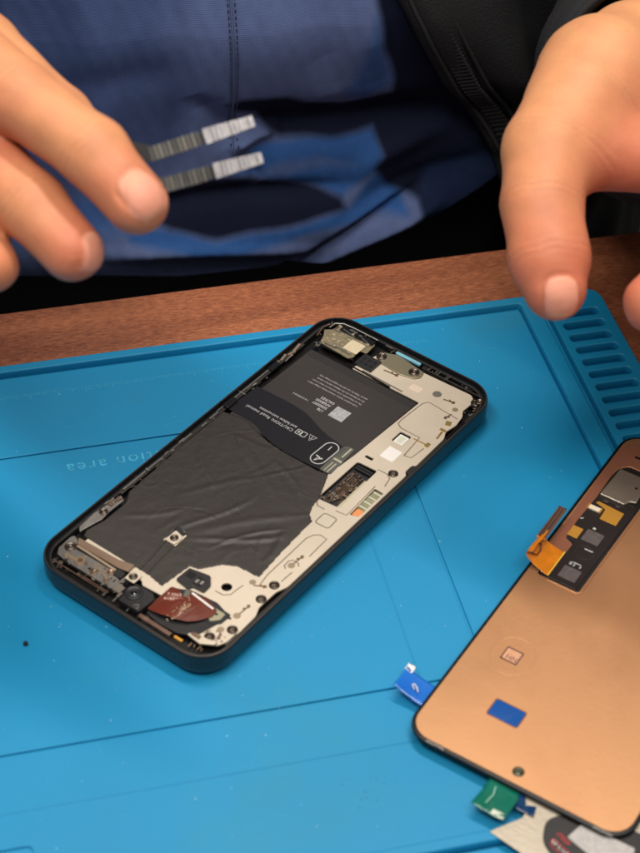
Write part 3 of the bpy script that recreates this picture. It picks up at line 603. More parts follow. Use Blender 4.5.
tube('pocket_border', [(x, y, DT + .33) for x, y in [(92, -20.4), (110, -20.6), (124.6, -20.9)]], .2, foil, disp, res=1)
bs_ = plate('driver_flex', fillet([(79.2, -7.9), (92.2, -7.6), (97.0, -8.6), (98.3, -7.3), (98.5, -4.7), (120, -4.7), (123.4, -5.2), (124.8, -19.0), (120.6, -19.3), (79.0, -18.2)][::-1], .4), DT + .05, DT + .36, sheet_black, disp)
zb = DT + .37
plate('gold_pad', rect(99.8, -8.3, 104.9, -4.7), zb, zb + .06, gold, bs_)
plate('gold_pad', [(118.6, -6.1), (119.7, -6.8), (119.0, -16.5), (112.3, -16.6), (112.3, -10.6), (117.4, -10.3)], zb, zb + .06, gold, bs_)
MB().box(115.6, -7.1, zb + .2, 1.9, 4.8, .5).build('white_connector', mat('connector_cream', (226, 214, 190), rough=.4), bs_)
MB().box(115.6, -4.9, zb + .22, 2.3, .6, .55).box(115.6, -9.4, zb + .22, 2.3, .6, .55).build('connector_ends', gold, bs_)
for k, (x, y, w) in enumerate(((100.4, -15.6, 5.6), (81.5, -16.6, 5.6))): plate('blank_code_patch', fillet(rect(x, y, x + w, y + 6.1), .2), zb, zb + .04, mat('faint_patch', (88, 80, 80), rough=.5, var=.2, vscale=700), bs_)
m = MB(); m.box(97.1, -14.1, zb + .02, .45, 3, .05).box(89.6, -13.6, zb + .02, .35, 2.8, .05).box(109.3, -5.5, zb + .02, .4, 1.2, .05, R(40)).box(107.2, -11.2, zb + .02, .9, 1.0, .05).build('printed_mark', white_ink, bs_)
tube('printed_ring', [(x, y, zb + .02) for x, y in circ(95.4, -13.4, 3.1)], .1, mat('ring_grey', (52, 46, 46)), bs_, cyclic=True, res=1)
m = MB(); m.box(88.8, -11.7, zb + .02, 1.4, .9, .05).box(88.6, -13.0, zb + .02, 1.4, .6, .05).box(88.7, -15.2, zb + .02, 1.2, .5, .05); m.build('printed_mark', grey_ink, bs_)
sh = plate('shield_can', fillet([(122.4, -5.6), (137.4, -6.2), (137.4, -24.5), (130.2, -17.6), (125.2, -18.0), (124.4, -15.8), (122.2, -14.8)][::-1], .5), DT + .3, DT + 1.3, mat('shield_steel', (178, 168, 154), rough=.36, metal=.85, var=.05, vscale=150, bump=.1), disp, bevel=.25)
MB().cyl(131.5, -15, DT + 1.3, DT + 1.34, .5).build('shield_hole', inner_black, sh)
m = MB(); m.box(120.9, -8.8, zb + .1, .4, 1.8, .3).box(120.8, -13.2, zb + .1, .4, 1.4, .3).build('shield_clip', steel, bs_)
# ribbon: wraps out over the glass edge and carries the board connector
vs = []; fs = []
prof = [(-7.9, DT + .5), (-6.4, DT + .9), (-4.4, DT + 1.5), (-2.4, DT + 2.3), (-.6, DT + 3.3), (.5, DT + 4.3), (.9, DT + 5.2), (.5, DT + 6.0), (-.3, DT + 6.3), (-1.1, DT + 6.2)]
for i, (w, z) in enumerate(prof):
    t = i / (len(prof) - 1)
    u0 = 79.3 + 1.5 * t; u1 = 92.0 - (1.0 * math.sin(t * math.pi)) + t * 1.0
    for k in range(9): vs.append((u0 + (u1 - u0) * k / 8, w + .25 * math.sin(k * .8) * t, z + .25 * math.sin(k / 8 * math.pi) * t))
for i in range(len(prof) - 1):
    for k in range(8): a = i * 9 + k; fs.append((a, a + 1, a + 10, a + 9))
rb = from_data('ribbon', vs, fs, flex_orange, disp, True); sm = rb.modifiers.new('s', 'SOLIDIFY'); sm.thickness = .00018; ss = rb.modifiers.new('b', 'SUBSURF'); ss.levels = 2; ss.render_levels = 2
MB().box(85.8, -7.9, DT + .55, 12.6, .4, .1).build('ribbon_edge', mat('ribbon_edge', (236, 196, 80), rough=.3), rb)
tube('ribbon_print', [(82.5, -.4, DT + 3.9), (84.5, .3, DT + 4.7), (87, .2, DT + 4.7), (88, -.8, DT + 3.8), (86, -1.7, DT + 3.0), (83.5, -1.6, DT + 2.9)], .28, mat('ribbon_brown', (110, 48, 18), rough=.4), rb, cyclic=True)
cn = MB().box(96.5, -.2, DT + 6.0, 15.6, 2.6, .8, R(.5)).build('board_to_board_connector', mat('conn_brown', (96, 62, 48), rough=.4, metal=.4), disp)
MB().box(96.5, .95, DT + 6.2, 15.8, .5, 1.0, R(.5)).box(96.5, -1.35, DT + 6.2, 15.8, .5, 1.0, R(.5)).box(96.5, -.2, DT + 6.5, 13.6, .45, .5, R(.5)).box(104.2, -.2, DT + 6.2, .5, 2.6, 1.0).build('connector_rail', mat('rail_silver', (190, 176, 164), rough=.25, metal=.9), cn)
MB().box(89.6, -.2, DT + 5.9, 3.0, 3.0, .35).build('connector_foot', flex_orange, cn)
# stamp, blue rectangle, round sensor, markings
zf = DT + .32
tube('ink_stamp', [(x, y, zf) for x, y in rect(40.8, -16.8, 45.9, -11.5)], .3, ink_dark, disp, cyclic=True, res=1)
plate('ink_stamp', rect(41.0, -16.6, 45.7, -11.7), zf - .01, zf + .02, mat('stamp_tint', (206, 156, 124), rough=.45, metal=.6), disp)
text('stamp_text', 'HN', 2.6, 41.5, -12.6, zf + .03, R(-90), ink_dark, disp, th=.02)
MB().box(44.2, -13.4, zf + .03, 1.8, .18, .02).box(43.6, -12.7, zf + .03, .2, 1.6, .02).box(45.1, -13.9, zf + .03, .2, 1.4, .02).build('stamp_text', mat('ink_gold', (190, 140, 90)), disp)
tube('sensor_ring', [(43.4 + 7.9 * math.cos(a), -14.4 + 7.0 * math.sin(a), zf - .04) for a in [R(k * 10) for k in range(36)]], .08, foil, disp, cyclic=True, res=1, flat=.5)
plate('blue_window', fillet(rect(19.4, -28.4, 25.9, -18.4), .9), zf - .05, zf + .08, blue_film, disp)
plate('window_border', fillet(rect(19.0, -28.8, 26.3, -18.0), 1.1), zf - .2, zf + .01, mat('border_brown', (120, 76, 52), rough=.4, metal=.5), disp)
MB().lathe(5.5, -36.5, [(1.85, zf), (1.8, zf + .12), (1.55, zf + .12), (1.5, DT + .1), (.8, DT + .12), (.7, DT + .3), (.01, DT + .3)]).build('camera_hole', mat('hole_olive', (74, 72, 56), rough=.25, metal=.4), disp, True)
for a, b in ((-8.2, -14.0), (-63.2, -68.0)):
    text('edge_marking', 'A7C3TYP2', 1.3, .1, a, DT + .12, R(-90), mat('pale_mark', (180, 176, 170)), disp, th=.02)
# curling plastic pull tabs
def film_tab(name, x0, y0, dx, dy, wx, wy, L, material, lift, parent, seed=0):
    vs = []; fs = []; n = 14; mm = 8
    for i in range(n + 1):
        t = i / n
        for k in range(mm + 1):
            s = k / mm - .5
            z = lift * (t ** 2) + .5 * math.sin(t * 6 + seed) * s + .9 * (s ** 2) * t * 2
            vs.append((x0 + dx * L * t + wx * s, y0 + dy * L * t + wy * s, z))
    for i in range(n):
        for k in range(mm): a = i * (mm + 1) + k; fs.append((a, a + 1, a + mm + 2, a + mm + 1))
    o = from_data(name, vs, fs, material, parent, True); sm = o.modifiers.new('s', 'SOLIDIFY'); sm.thickness = .0001
    return o
bt_ = film_tab('blue_pull_tab', 16.6, -.4, .05, 1, 8.6, 0, 11.0, tab_film, 2.2, disp)
tube('tab_crease', [(15.2, 3.2, 1.5), (16.4, 4.2, 1.6), (17.2, 5.6, 1.7), (16.5, 6.0, 1.75), (15.4, 4.6, 1.65)], .2, white_tag, bt_)
film_tab('blue_tab_corner', 21.6, 8.4, 0, 1, 2.6, 0, 2.6, white_tag, .3, bt_).location = (0, 0, .0018)
gt_ = film_tab('green_pull_tab', 1.0, -35.4, -1, 0, 0, 10.6, 12.6, green_film, 1.4, disp, 2)
tube('tab_crease', [(-2.2, -33.2, 1.0), (-5.2, -34.0, 1.15), (-9.2, -33.6, 1.75)], .16, mat('painted_glint', (170, 220, 205), rough=.2), gt_)  # pale tube paints a glint along the fold
film_tab('tab_edge', -9.2, -38.4, -1, 0, 0, 4.2, 2.4, mat('crease_pale', (196, 206, 190), rough=.2), .3, gt_).location = (0, 0, .0011)
film_tab('clear_backing', 2.0, -42.4, -1, -.25, 0, 6, 7, mat('deep_blue_film', (10, 52, 92), rough=.1, coat=.6), .4, disp).location = (0, 0, -.0002)

# ------------------------------------------------------------------ thin steel plate with a sticker under the screen
sp_ = plate('steel_sheet', fillet([(85.8, -120.4), (92.2, -128.9), (106, -152), (190, -190), (210, -110), (120, -85), (101.0, -107), (99.2, -113.0), (98.4, -115.4), (96.8, -118.0)][::1], .8), ZR + .06, ZR + .5, steel_plate, None, bevel=.1)
tag(sp_, 'pale brushed steel sheet with chamfered corner under the detached screen', 'metal sheet')
zq = ZR + .51
stk = plate('sticker', fillet([(99.2, -127.4), (102.8, -120.2), (108.5, -119.4), (126, -128.5), (131, -134), (126, -146), (108, -148), (102, -137)], 3.2), zq, zq + .08, sticker_black, sp_)
plate('blank_code_patch', fillet([(107.0, -127.2), (112.8, -123.8), (124.5, -135), (118, -146)], .5), zq + .09, zq + .12, mat('patch_grey', (168, 164, 162), rough=.5, var=.15, vscale=900), stk)
st2 = [(x, y, zq + .12) for x, y in fillet([(101.4, -128.6), (102.8, -126.6), (107.2, -135.2), (105.6, -136.6)], .9)]
tube('red_box', st2, .16, red_ink, stk, cyclic=True, res=1)
text('sticker_text', 'Q', 2.0, 101.9, -128.2, zq + .12, R(-28), white_tag, stk)
m = MB(); rr = random.Random(2)
for k in range(9): m.box(103.4 + .55 * k * .55 + rr.uniform(-.3, .3), -129.8 - .55 * k + rr.uniform(-.2, .2), zq + .12, rr.uniform(.6, 1.2), .18, .04, R(-28 + 90 * (k % 2)))
m.build('sticker_text', white_tag, stk)
m = MB()
for k in range(12): m.box(104.8 + .6 * (k // 2) * .55 + rr.uniform(-.5, .5), -125.6 - .75 * (k // 2) + rr.uniform(-.3, .3), zq + .12, rr.uniform(.8, 1.6), .22, .04, R(-28 + 90 * (k % 2)))
m.build('sticker_text', red_ink, stk)

m_ = random.Random(31)
for k in range(16):
    x0, y0 = m_.uniform(-40, 150), m_.uniform(-110, 95); a = m_.uniform(0, 6.28); l = m_.uniform(3, 14); c = m_.uniform(-.06, .06)
    pts = [(x0 + math.cos(a + c * t * l) * t * l, y0 + math.sin(a + c * t * l) * t * l, ZF) for t in [q / 8 for q in range(9)]]
    tube('scratch', pts, .07, silicone_em, matt, res=0, flat=.5)

# ------------------------------------------------------------------ crumbs on the mat
sc = MB().cyl(0, 0, 0, .5, .55, .55, 12).cyl(0, 0, .5, 1.2, .8, .7, 12).build('loose_screw', black_part); tag(sc, 'tiny black loose screw alone on the mat left of the phone', 'screw')
sc.location = (-35.0 * S, -20.4 * S, (ZF + .02) * S)
m = MB(); rr = random.Random(12)
for k in range(170):
    x, y = rr.uniform(-55, 165), rr.uniform(-115, 105); s = rr.choice((.1, .12, .15, .2, .3)); m.box(x, y, ZF + .06, s, s * rr.uniform(.5, 1.4), .08, rr.uniform(0, 3))
tag(m.build('dust', dust_mat), 'pale dust specks scattered over the blue mat', 'dust', kind='stuff')
m = MB()
for k in range(26):
    x, y = 57 + rr.gauss(0, 3.5), -97 + rr.gauss(0, 4); s = rr.choice((.12, .2, .3)); m.box(x, y, ZF + .05, s, s, .06, rr.uniform(0, 3))
tag(m.build('grit', fleck_mat), 'dark grit specks on the mat below the phone', 'grit', kind='stuff')

# ------------------------------------------------------------------ the person across the table
def capsule_sdf(P, a, b, ra, rb, sq=None):
    a = np.array(a, float); b = np.array(b, float); ab = b - a; L2 = ab @ ab
    q = P - a; t = np.clip((q @ ab) / max(L2, 1e-9), 0, 1)
    d = q - t[..., None] * ab
    if sq is not None:                                   # flatten along a direction: (vector, factor)
        n = np.array(sq[0], float); n /= np.linalg.norm(n); c = d @ n
        d = d + (c * (sq[1] - 1))[..., None] * n
    return np.sqrt((d * d).sum(-1)) - (ra + (rb - ra) * t)
def smin(a, b, k):
    h = np.clip(.5 + .5 * (b - a) / k, 0, 1); return b + (a - b) * h - k * h * (1 - h)
def surface_nets(F, org, h):
    """closed quad mesh of the zero level of F sampled on a grid"""
    ins = F < 0; nx, ny, nz = F.shape
    corner = [(i, j, k) for i in (0, 1) for j in (0, 1) for k in (0, 1)]
    cnt = sum(ins[i:nx - 1 + i, j:ny - 1 + j, k:nz - 1 + k].astype(np.int8) for i, j, k in corner)
    act = (cnt > 0) & (cnt < 8); ci = np.argwhere(act); ids = -np.ones(act.shape, np.int64); ids[act] = np.arange(len(ci))
    acc = np.zeros((len(ci), 3)); num = np.zeros(len(ci))
    for c in corner:
        for ax in range(3):
            if c[ax]: continue
            d = list(c); d[ax] = 1
            f0 = F[ci[:, 0] + c[0], ci[:, 1] + c[1], ci[:, 2] + c[2]]; f1 = F[ci[:, 0] + d[0], ci[:, 1] + d[1], ci[:, 2] + d[2]]
            m = (f0 < 0) != (f1 < 0); t = np.where(m, f0 / np.where(m, f0 - f1, 1), 0)
            p = np.tile(np.array(c, float), (len(ci), 1)); p[:, ax] += t
            acc += p * m[:, None]; num += m
    V = (ci + acc / num[:, None]) * h + org
    quads = []
    for ax in range(3):
        s0 = [slice(None)] * 3; s1 = [slice(None)] * 3; s0[ax] = slice(0, -1); s1[ax] = slice(1, None)
        cross = ins[tuple(s0)] != ins[tuple(s1)]
        o1, o2 = [(1, 2), (2, 0), (0, 1)][ax]
        e = np.argwhere(cross); e = e[(e[:, o1] > 0) & (e[:, o2] > 0) & (e[:, o1] < F.shape[o1] - 1) & (e[:, o2] < F.shape[o2] - 1)]
        u1 = np.zeros(3, int); u1[o1] = 1; u2 = np.zeros(3, int); u2[o2] = 1
        g = lambda q: ids[q[:, 0], q[:, 1], q[:, 2]]
        Q = np.stack([g(e - u1 - u2), g(e - u2), g(e), g(e - u1)], 1)
        flip = ~ins[e[:, 0], e[:, 1], e[:, 2]]
        Q[flip] = Q[flip][:, ::-1]; quads.append(Q)
    Q = np.concatenate(quads); Q = Q[(Q >= 0).all(1)]
    return V, Q
def hand_mesh(chains, palm, arm, h=1.0, kf=2.5, kp=9.0):
    """chains: list of [(x,y,z,r),...] fingers; palm: list of capsules; arm: capsules"""
    pts = np.array([p[:3] for c in chains for p in c] + [q for c in palm for q in (c[0], c[1])] + [q for c in arm for q in (c[0], c[1])], float)
    lo = pts.min(0) - 44; hi = pts.max(0) + 44
    n = np.ceil((hi - lo) / h).astype(int)
    ax = [lo[i] + np.arange(n[i]) * h for i in range(3)]
    def ev(cap):
        a, b, ra, rb = cap[:4]; sq = cap[4] if len(cap) > 4 else None
        m = max(ra, rb) + 16; out = np.full(n, 60.0, np.float32)
        sl = []
        for i in range(3):
            s0 = int(max(0, (min(a[i], b[i]) - m - lo[i]) / h)); s1 = int(min(n[i], (max(a[i], b[i]) + m - lo[i]) / h + 1)); sl.append(slice(s0, s1))
        G = np.stack(np.meshgrid(ax[0][sl[0]], ax[1][sl[1]], ax[2][sl[2]], indexing='ij'), -1)
        out[tuple(sl)] = capsule_sdf(G, a, b, ra, rb, sq); return out
    body = None
    for c in palm + arm:
        e = ev(c); body = e if body is None else smin(body, e, kp)
    root = None; tips = None
    for ch in chains:
        f = None
        for i in range(len(ch) - 1):
            e = ev((ch[i][:3], ch[i + 1][:3], ch[i][3], ch[i + 1][3])); f = e if f is None else smin(f, e, kf)
        tips = f if tips is None else smin(tips, f, 1.6)
    F = smin(body, tips, kp)
    return surface_nets(F, lo, h)

cam_p = np.array([-38.7, -396.0, 438.2])
skin_base = np.array(lin((211, 150, 104))[:3]); skin_red = np.array(lin((192, 98, 78))[:3]); nail_col = np.array(lin((222, 152, 128))[:3]); nail_tip = np.array(lin((218, 164, 130))[:3])
def normals(V, Q):
    N = np.zeros_like(V); fn = np.cross(V[Q[:, 2]] - V[Q[:, 0]], V[Q[:, 3]] - V[Q[:, 1]])
    for k in range(4): np.add.at(N, Q[:, k], fn)
    return N / (np.linalg.norm(N, axis=1, keepdims=True) + 1e-9)
def smooth(V, Q, it, lam=.5):
    E = np.concatenate([Q[:, [i, (i + 1) % 4]] for i in range(4)]); E = np.concatenate([E, E[:, ::-1]])
    deg = np.bincount(E[:, 0], minlength=len(V))[:, None]
    for _ in range(it):
        A = np.zeros_like(V); np.add.at(A, E[:, 0], V[E[:, 1]]); V = V + lam * (A / np.maximum(deg, 1) - V)
    return V
def finish_hand(V, Q, chains, reds, nails):
    V = smooth(V, Q, 4); N = normals(V, Q); C_ = np.tile(skin_base, (len(V), 1))
    lump = np.sin(V[:, 0] * .21 + 1) * np.sin(V[:, 1] * .17 + 2) * np.sin(V[:, 2] * .19) + .6 * np.sin(V[:, 0] * .43 + V[:, 1] * .31) * np.sin(V[:, 2] * .37 + V[:, 1] * .2)
    V = V + N * (lump * .16)[:, None]
    blot = np.clip(.5 + .5 * np.sin(V[:, 0] * .33 + 2 * np.sin(V[:, 2] * .21)) * np.sin(V[:, 1] * .29 + V[:, 2] * .24), 0, 1)[:, None] * .16
    C_ = C_ * (1 - blot) + skin_red * blot
    for p, r, a in reds:
        w = a * np.exp(-((V - np.array(p)) ** 2).sum(1) / r ** 2)[:, None]; C_ = C_ * (1 - w) + skin_red * w
    # joint creases, on each finger joint, finest at the back of the joint
    rr = np.random.RandomState(3)
    for ch in chains:
        for i in range(1, len(ch) - 1):
            p = np.array(ch[i][:3], float); d = np.array(ch[i + 1][:3], float) - np.array(ch[i - 1][:3], float); d /= np.linalg.norm(d)
            s = (V - p) @ d; rad = np.linalg.norm((V - p) - s[:, None] * d, axis=1)
            m = (np.abs(s) < 5) & (rad < ch[i][3] * 1.5)
            wv = (.5 + .5 * np.cos(s * 2.6 + .8 * np.sin(V[:, 0] * .5 + V[:, 2] * .4))) ** 3 * np.exp(-(s / 2.8) ** 2)
            V -= N * (m * wv * .32)[:, None]
            C_[m] *= (1 - .10 * (m * wv)[m, None])
    for cpos, tdir, ndir, hl, hw in nails:
        t = np.array(tdir, float); t /= np.linalg.norm(t); nn = np.array(ndir, float); nn -= t * (nn @ t); nn /= np.linalg.norm(nn); b = np.cross(t, nn)
        q = V - np.array(cpos, float); s = q @ t; w = q @ b; out = N @ nn
        rad = (np.abs(s / hl) ** 3 + np.abs(w / hw) ** 3) ** (1 / 3)
        m = (out > .15) & ((q @ nn) > -9) & (rad < 1.35)
        up = np.clip((1 - rad) / .10, 0, 1); groove = np.exp(-((rad - 1.08) / .09) ** 2) * (s < hl * .6)
        V += N * (m * (up * .18 - groove * .35))[:, None]
        k = (m * up)[:, None]; tipk = (m * up * (s > hl * .78))[:, None]; moon = (m * up * np.exp(-((s + hl * .9) / 1.6) ** 2))[:, None] * .5
        C_ = C_ * (1 - k) + nail_col * k; C_ = C_ * (1 - np.maximum(tipk * .8, moon)) + nail_tip * np.maximum(tipk * .8, moon)
    return V, C_

# right hand of the person (left in the picture) holding tweezers
idx_f = [(-43, 78, 175, 11.8), (-16, 35, 167, 10.4), (1, 12, 162, 9.6), (10, -4, 155, 8.5)]
mid_f = [(-56, 72, 158, 11.6), (-31, 38, 151, 10.4), (-17, 15, 145, 9.6), (-8, 0, 139, 8.6)]
ring_f = [(-62, 72, 156, 10.8), (-46, 38, 142, 9.6), (-34, 17, 136, 8.8), (-30, 7, 132, 7.8)]
lit_f = [(-71, 66, 138, 9.5), (-59, 39, 129, 8.4), (-49, 23, 126, 7.6), (-44, 16, 124, 6.8)]
thu_f = [(-61, 138, 166, 14.5), (-23, 82, 155, 11.5), (-5, 46, 151, 9.8), (6, 21, 150, 8.6)]
up1 = (0.25, 0.35, 0.9)
palm1 = [((-88, 140, 158), (-38, 92, 182), 17, 13), ((-90, 140, 152), (-52, 84, 168), 17, 12.5), ((-92, 138, 146), (-64, 76, 152), 16, 12), ((-94, 136, 142), (-73, 68, 136), 15, 10.5), ((-88, 144, 156), (-58, 132, 164), 17, 14)]
arm1 = [((-98, 150, 150), (-150, 260, 118), 23, 33)]
V1, Q1 = hand_mesh([idx_f, mid_f, ring_f, lit_f, thu_f], palm1, arm1)
V1, C1 = finish_hand(V1, Q1, [idx_f, mid_f, ring_f, lit_f, thu_f],
    [((9, -2, 156), 15, .7), ((-7, -3, 140), 14, .7), ((-30, 6, 132), 13, .5), ((-22, 30, 158), 20, .5), ((-40, 60, 165), 22, .35), ((-29, 36, 148), 14, .45)],
    [((11.5, -7.5, 161.0), (12, -15, -8), (.05, -.62, .78), 6.6, 5.6), ((0.0, -5.5, 143.5), (8, -14, -8), (.72, -.45, .55), 5.6, 4.6)])
# left hand (right in the picture), thumb pointing down at the mat
thb = [(170, 66, 131, 19.5), (159, 54, 131, 17), (144, 38, 126, 14.6), (136.5, 21, 119, 12.3), (134.5, 5, 110.5, 12.2), (134, -3.5, 105.5, 9.6)]
ix2 = [(198, 44, 123, 12.5), (193, 5, 118, 10.6), (172, -15, 114, 9.8), (158, -21, 110, 9.2)]
md2 = [(216, 50, 120, 12), (216, 11, 108, 10.4), (197, -12, 101, 9.3), (184, -18, 98, 8.3)]
rg2 = [(233, 57, 117, 11.4), (237, 21, 102, 9.8), (221, -3, 95, 8.8), (209, -9, 91, 7.8)]
lt2 = [(248, 66, 116, 10), (257, 36, 101, 8.6), (246, 16, 92, 7.6), (235, 9, 88, 6.8)]
palm2 = [((194, 80, 120), (200, 48, 124), 20, 13), ((200, 78, 119), (216, 54, 121), 20, 13), ((207, 76, 119), (233, 60, 118), 18, 12), ((212, 74, 119), (246, 68, 116), 17, 11), ((188, 77, 122), (170, 66, 131), 19, 18), ((186, 84, 130), (196, 56, 122), 15, 10), ((157, 38, 123), (196, 36, 118), 11, 13)]
arm2 = [((198, 83, 117), (240, 154, 73), 24, 32)]
V2, Q2 = hand_mesh([thb, ix2, md2, rg2, lt2], palm2, arm2)
V2, C2 = finish_hand(V2, Q2, [thb, ix2, md2, rg2, lt2],
    [((134, -4, 106), 26, .8), ((162, 34, 118), 20, .9), ((182, 48, 118), 20, .85), ((136, 20, 112), 16, .5), ((158, -21, 110), 17, .8), ((190, 20, 116), 18, .5)],
    [((133, -12, 110), (-1, -9, -7), (-.1, -.6, .75), 5.6, 5.4)])
# trunk, shoulders, upper arms and thighs, coarse because clothing covers them
def coarse(caps, h, k):
    pts = np.array([q for c in caps for q in (c[0], c[1])], float); rm = max(max(c[2], c[3]) for c in caps)
    lo = pts.min(0) - rm * 2 - 20; hi = pts.max(0) + rm * 2 + 20; n = np.ceil((hi - lo) / h).astype(int)
    G = np.stack(np.meshgrid(*[lo[i] + np.arange(n[i]) * h for i in range(3)], indexing='ij'), -1); F = None
    for c in caps:
        e = capsule_sdf(G, *c); F = e if F is None else smin(F, e, k)
    return surface_nets(F, lo, h)
trunk = [((85, 330, -180), (85, 335, 60), 82, 85, ((1, 0, 0), .62)), ((85, 330, 60), (85, 345, 290), 95, 100, ((1, 0, 0), .58)), ((85, 345, 310), (85, 335, 440), 55, 52),
         ((-75, 345, 300), (-150, 300, 90), 54, 42), ((-150, 300, 95), (-140, 240, 124), 40, 33), ((245, 345, 300), (279, 219, 34), 54, 42), ((279, 219, 34), (240, 154, 73), 40, 32),
         ((20, 320, -200), (-20, -40, -200), 70, 52), ((150, 320, -200), (195, -40, -200), 70, 52)]
V3, Q3 = coarse(trunk, 8.0, 20)
C3 = np.tile(skin_base, (len(V3), 1))
Vb = np.concatenate([V1, V2, V3]); Qb = np.concatenate([Q1, Q2 + len(V1), Q3 + len(V1) + len(V2)]); Cb = np.concatenate([C1, C2, C3])
person = thing('person', 'person across the table in a blue patterned shirt and black jacket, right hand holding tweezers', 'person', (85, 330, -280))
def np_mesh(name, V, Q, material, parent=None, C=None, off=(0, 0, 0)):
    me = bpy.data.meshes.new(name); me.vertices.add(len(V)); me.vertices.foreach_set('co', ((V - np.array(off)) * S).astype(np.float32).ravel())
    me.loops.add(Q.size); me.loops.foreach_set('vertex_index', Q.astype(np.int32).ravel()); me.polygons.add(len(Q))
    me.polygons.foreach_set('loop_start', np.arange(0, Q.size, 4, dtype=np.int32)); me.polygons.foreach_set('use_smooth', [True] * len(Q)); me.update(calc_edges=True); me.validate()
    if C is not None:
        a = me.color_attributes.new('Col', 'FLOAT_COLOR', 'POINT'); a.data.foreach_set('color', np.concatenate([C, np.ones((len(C), 1))], 1).astype(np.float32).ravel())
    return link(name, me, material, parent)
po = np.array((85, 330, -280))
np_mesh('body', Vb, Qb, skin, person, Cb, po)

# clothing -------------------------------------------------------------
def hemz(x): return np.interp(x, [-140, -24, 17, 50, 93, 115, 132, 154, 188, 214, 320], [-30, -22, -25, -30, -30, -29, -24, -15, -1, 6, 10])
def fold(X, Zz, x0, z0, x1, z1, w, h, wob=0): 
    dx, dz = x1 - x0, z1 - z0; L = math.hypot(dx, dz); t = ((X - x0) * dx + (Zz - z0) * dz) / L ** 2; d = ((X - x0) * dz - (Zz - z0) * dx) / L + wob * np.sin(t * 4)
    env = np.clip(np.minimum(t + .15, 1.15 - t) * 3, 0, 1); return h * env * np.exp(-(d / w) ** 2)
def front(X, Zz):
    Y = 190 + .0008 * (X - 85) ** 2 + 60 * np.clip((np.abs(X - 85) - 120) / 90, 0, 3) ** 2
    Y -= 9 * np.exp(-((Zz - 84) / 26) ** 2) * np.exp(-((X - 100) / 70) ** 2)        # belly over the crease
    Y += 9 * np.exp(-((Zz - 45 + .08 * (X - 85)) / 9) ** 2) * np.clip((X - 60) / 30, 0, 1)  # sunk crease
    Y -= 8 * np.exp(-((Zz + 6) / 16) ** 2)
    Y += .10 * np.clip(Zz - 90, 0, 400) - .0002 * np.clip(Zz - 120, 0, 400) ** 2
    for a in ((10, 130, 30, 20, 9, -4, 4), (40, 140, 58, 30, 7, 3, 3), (-20, 100, 0, 0, 10, -4, 5), (90, 120, 112, 66, 8, 3.5, 3), (115, 130, 130, 70, 6, -3, 2), (30, 10, 120, 14, 4, 3.2, 3), (20, -6, 110, -14, 4, -3, 2), (96, -24, 150, 6, 2.6, 5, 1), (100, -30, 156, -2, 3.5, -4, 1), (130, 20, 190, 40, 6, -4, 3), (120, 0, 185, 16, 5, 3, 3), (74, 36, 92, 42, 3.5, -5, 1), (60, 60, 72, 40, 5, 3, 1), (76, 30, 84, 20, 3, 3, 1), (0, 60, 50, 78, 8, 2, 4)):
        Y += fold(X, Zz, *a)
    return Y
gx = np.concatenate([np.arange(-190, -40, 3), np.arange(-40, 215, .65), np.arange(215, 360, 3)]); gz = np.concatenate([np.arange(0, 140, .65), np.arange(140, 300, 3)])
X, Tz = np.meshgrid(gx, gz, indexing='ij'); Hz = hemz(X); Zs = Hz + Tz
Y = front(X, Zs) + 14 * np.clip(1 - Tz / 7, 0, 1) ** 2
Zs = Zs - 0 + 3 * np.clip(1 - Tz / 7, 0, 1) ** 2
nz_ = np.sin(X * .9 + Zs * .37) * .08; Y = Y + nz_
def col(c): return np.array(lin(c)[:3])
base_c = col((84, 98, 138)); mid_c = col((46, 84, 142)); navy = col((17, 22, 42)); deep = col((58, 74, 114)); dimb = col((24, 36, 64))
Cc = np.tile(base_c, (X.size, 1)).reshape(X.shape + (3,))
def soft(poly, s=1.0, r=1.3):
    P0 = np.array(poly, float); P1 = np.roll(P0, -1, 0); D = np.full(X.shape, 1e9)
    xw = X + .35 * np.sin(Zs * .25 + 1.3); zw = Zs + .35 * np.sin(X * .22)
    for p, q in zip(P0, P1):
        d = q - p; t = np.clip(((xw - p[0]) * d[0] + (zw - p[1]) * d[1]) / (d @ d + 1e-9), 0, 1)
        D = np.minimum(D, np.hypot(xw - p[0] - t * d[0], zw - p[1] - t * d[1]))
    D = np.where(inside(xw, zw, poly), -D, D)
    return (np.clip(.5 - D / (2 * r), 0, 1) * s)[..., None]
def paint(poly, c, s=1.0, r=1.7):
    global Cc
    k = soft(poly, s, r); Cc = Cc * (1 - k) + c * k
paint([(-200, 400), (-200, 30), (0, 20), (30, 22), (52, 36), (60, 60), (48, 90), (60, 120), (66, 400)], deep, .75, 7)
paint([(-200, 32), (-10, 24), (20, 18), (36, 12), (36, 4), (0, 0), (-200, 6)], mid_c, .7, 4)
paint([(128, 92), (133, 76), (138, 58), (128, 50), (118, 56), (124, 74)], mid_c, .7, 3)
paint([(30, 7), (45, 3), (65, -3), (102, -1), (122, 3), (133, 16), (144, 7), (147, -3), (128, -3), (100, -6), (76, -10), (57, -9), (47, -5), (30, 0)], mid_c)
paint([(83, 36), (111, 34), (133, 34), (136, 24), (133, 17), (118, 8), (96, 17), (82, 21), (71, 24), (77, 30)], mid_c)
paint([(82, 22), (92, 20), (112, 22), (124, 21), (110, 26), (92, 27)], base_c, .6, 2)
paint([(71, 57), (77, 59), (95, 59), (105, 52), (120, 48), (139, 52), (138, 60), (135, 71), (132, 78), (129, 96), (128, 400), (400, 400), (400, -60), (148, -60), (148, -18), (151, -13), (153, -8), (152, 2), (138, 8), (134, 14), (132, 18), (136, 24), (132, 34), (114, 33), (93, 37), (86, 43), (83, 49), (75, 52)], navy)
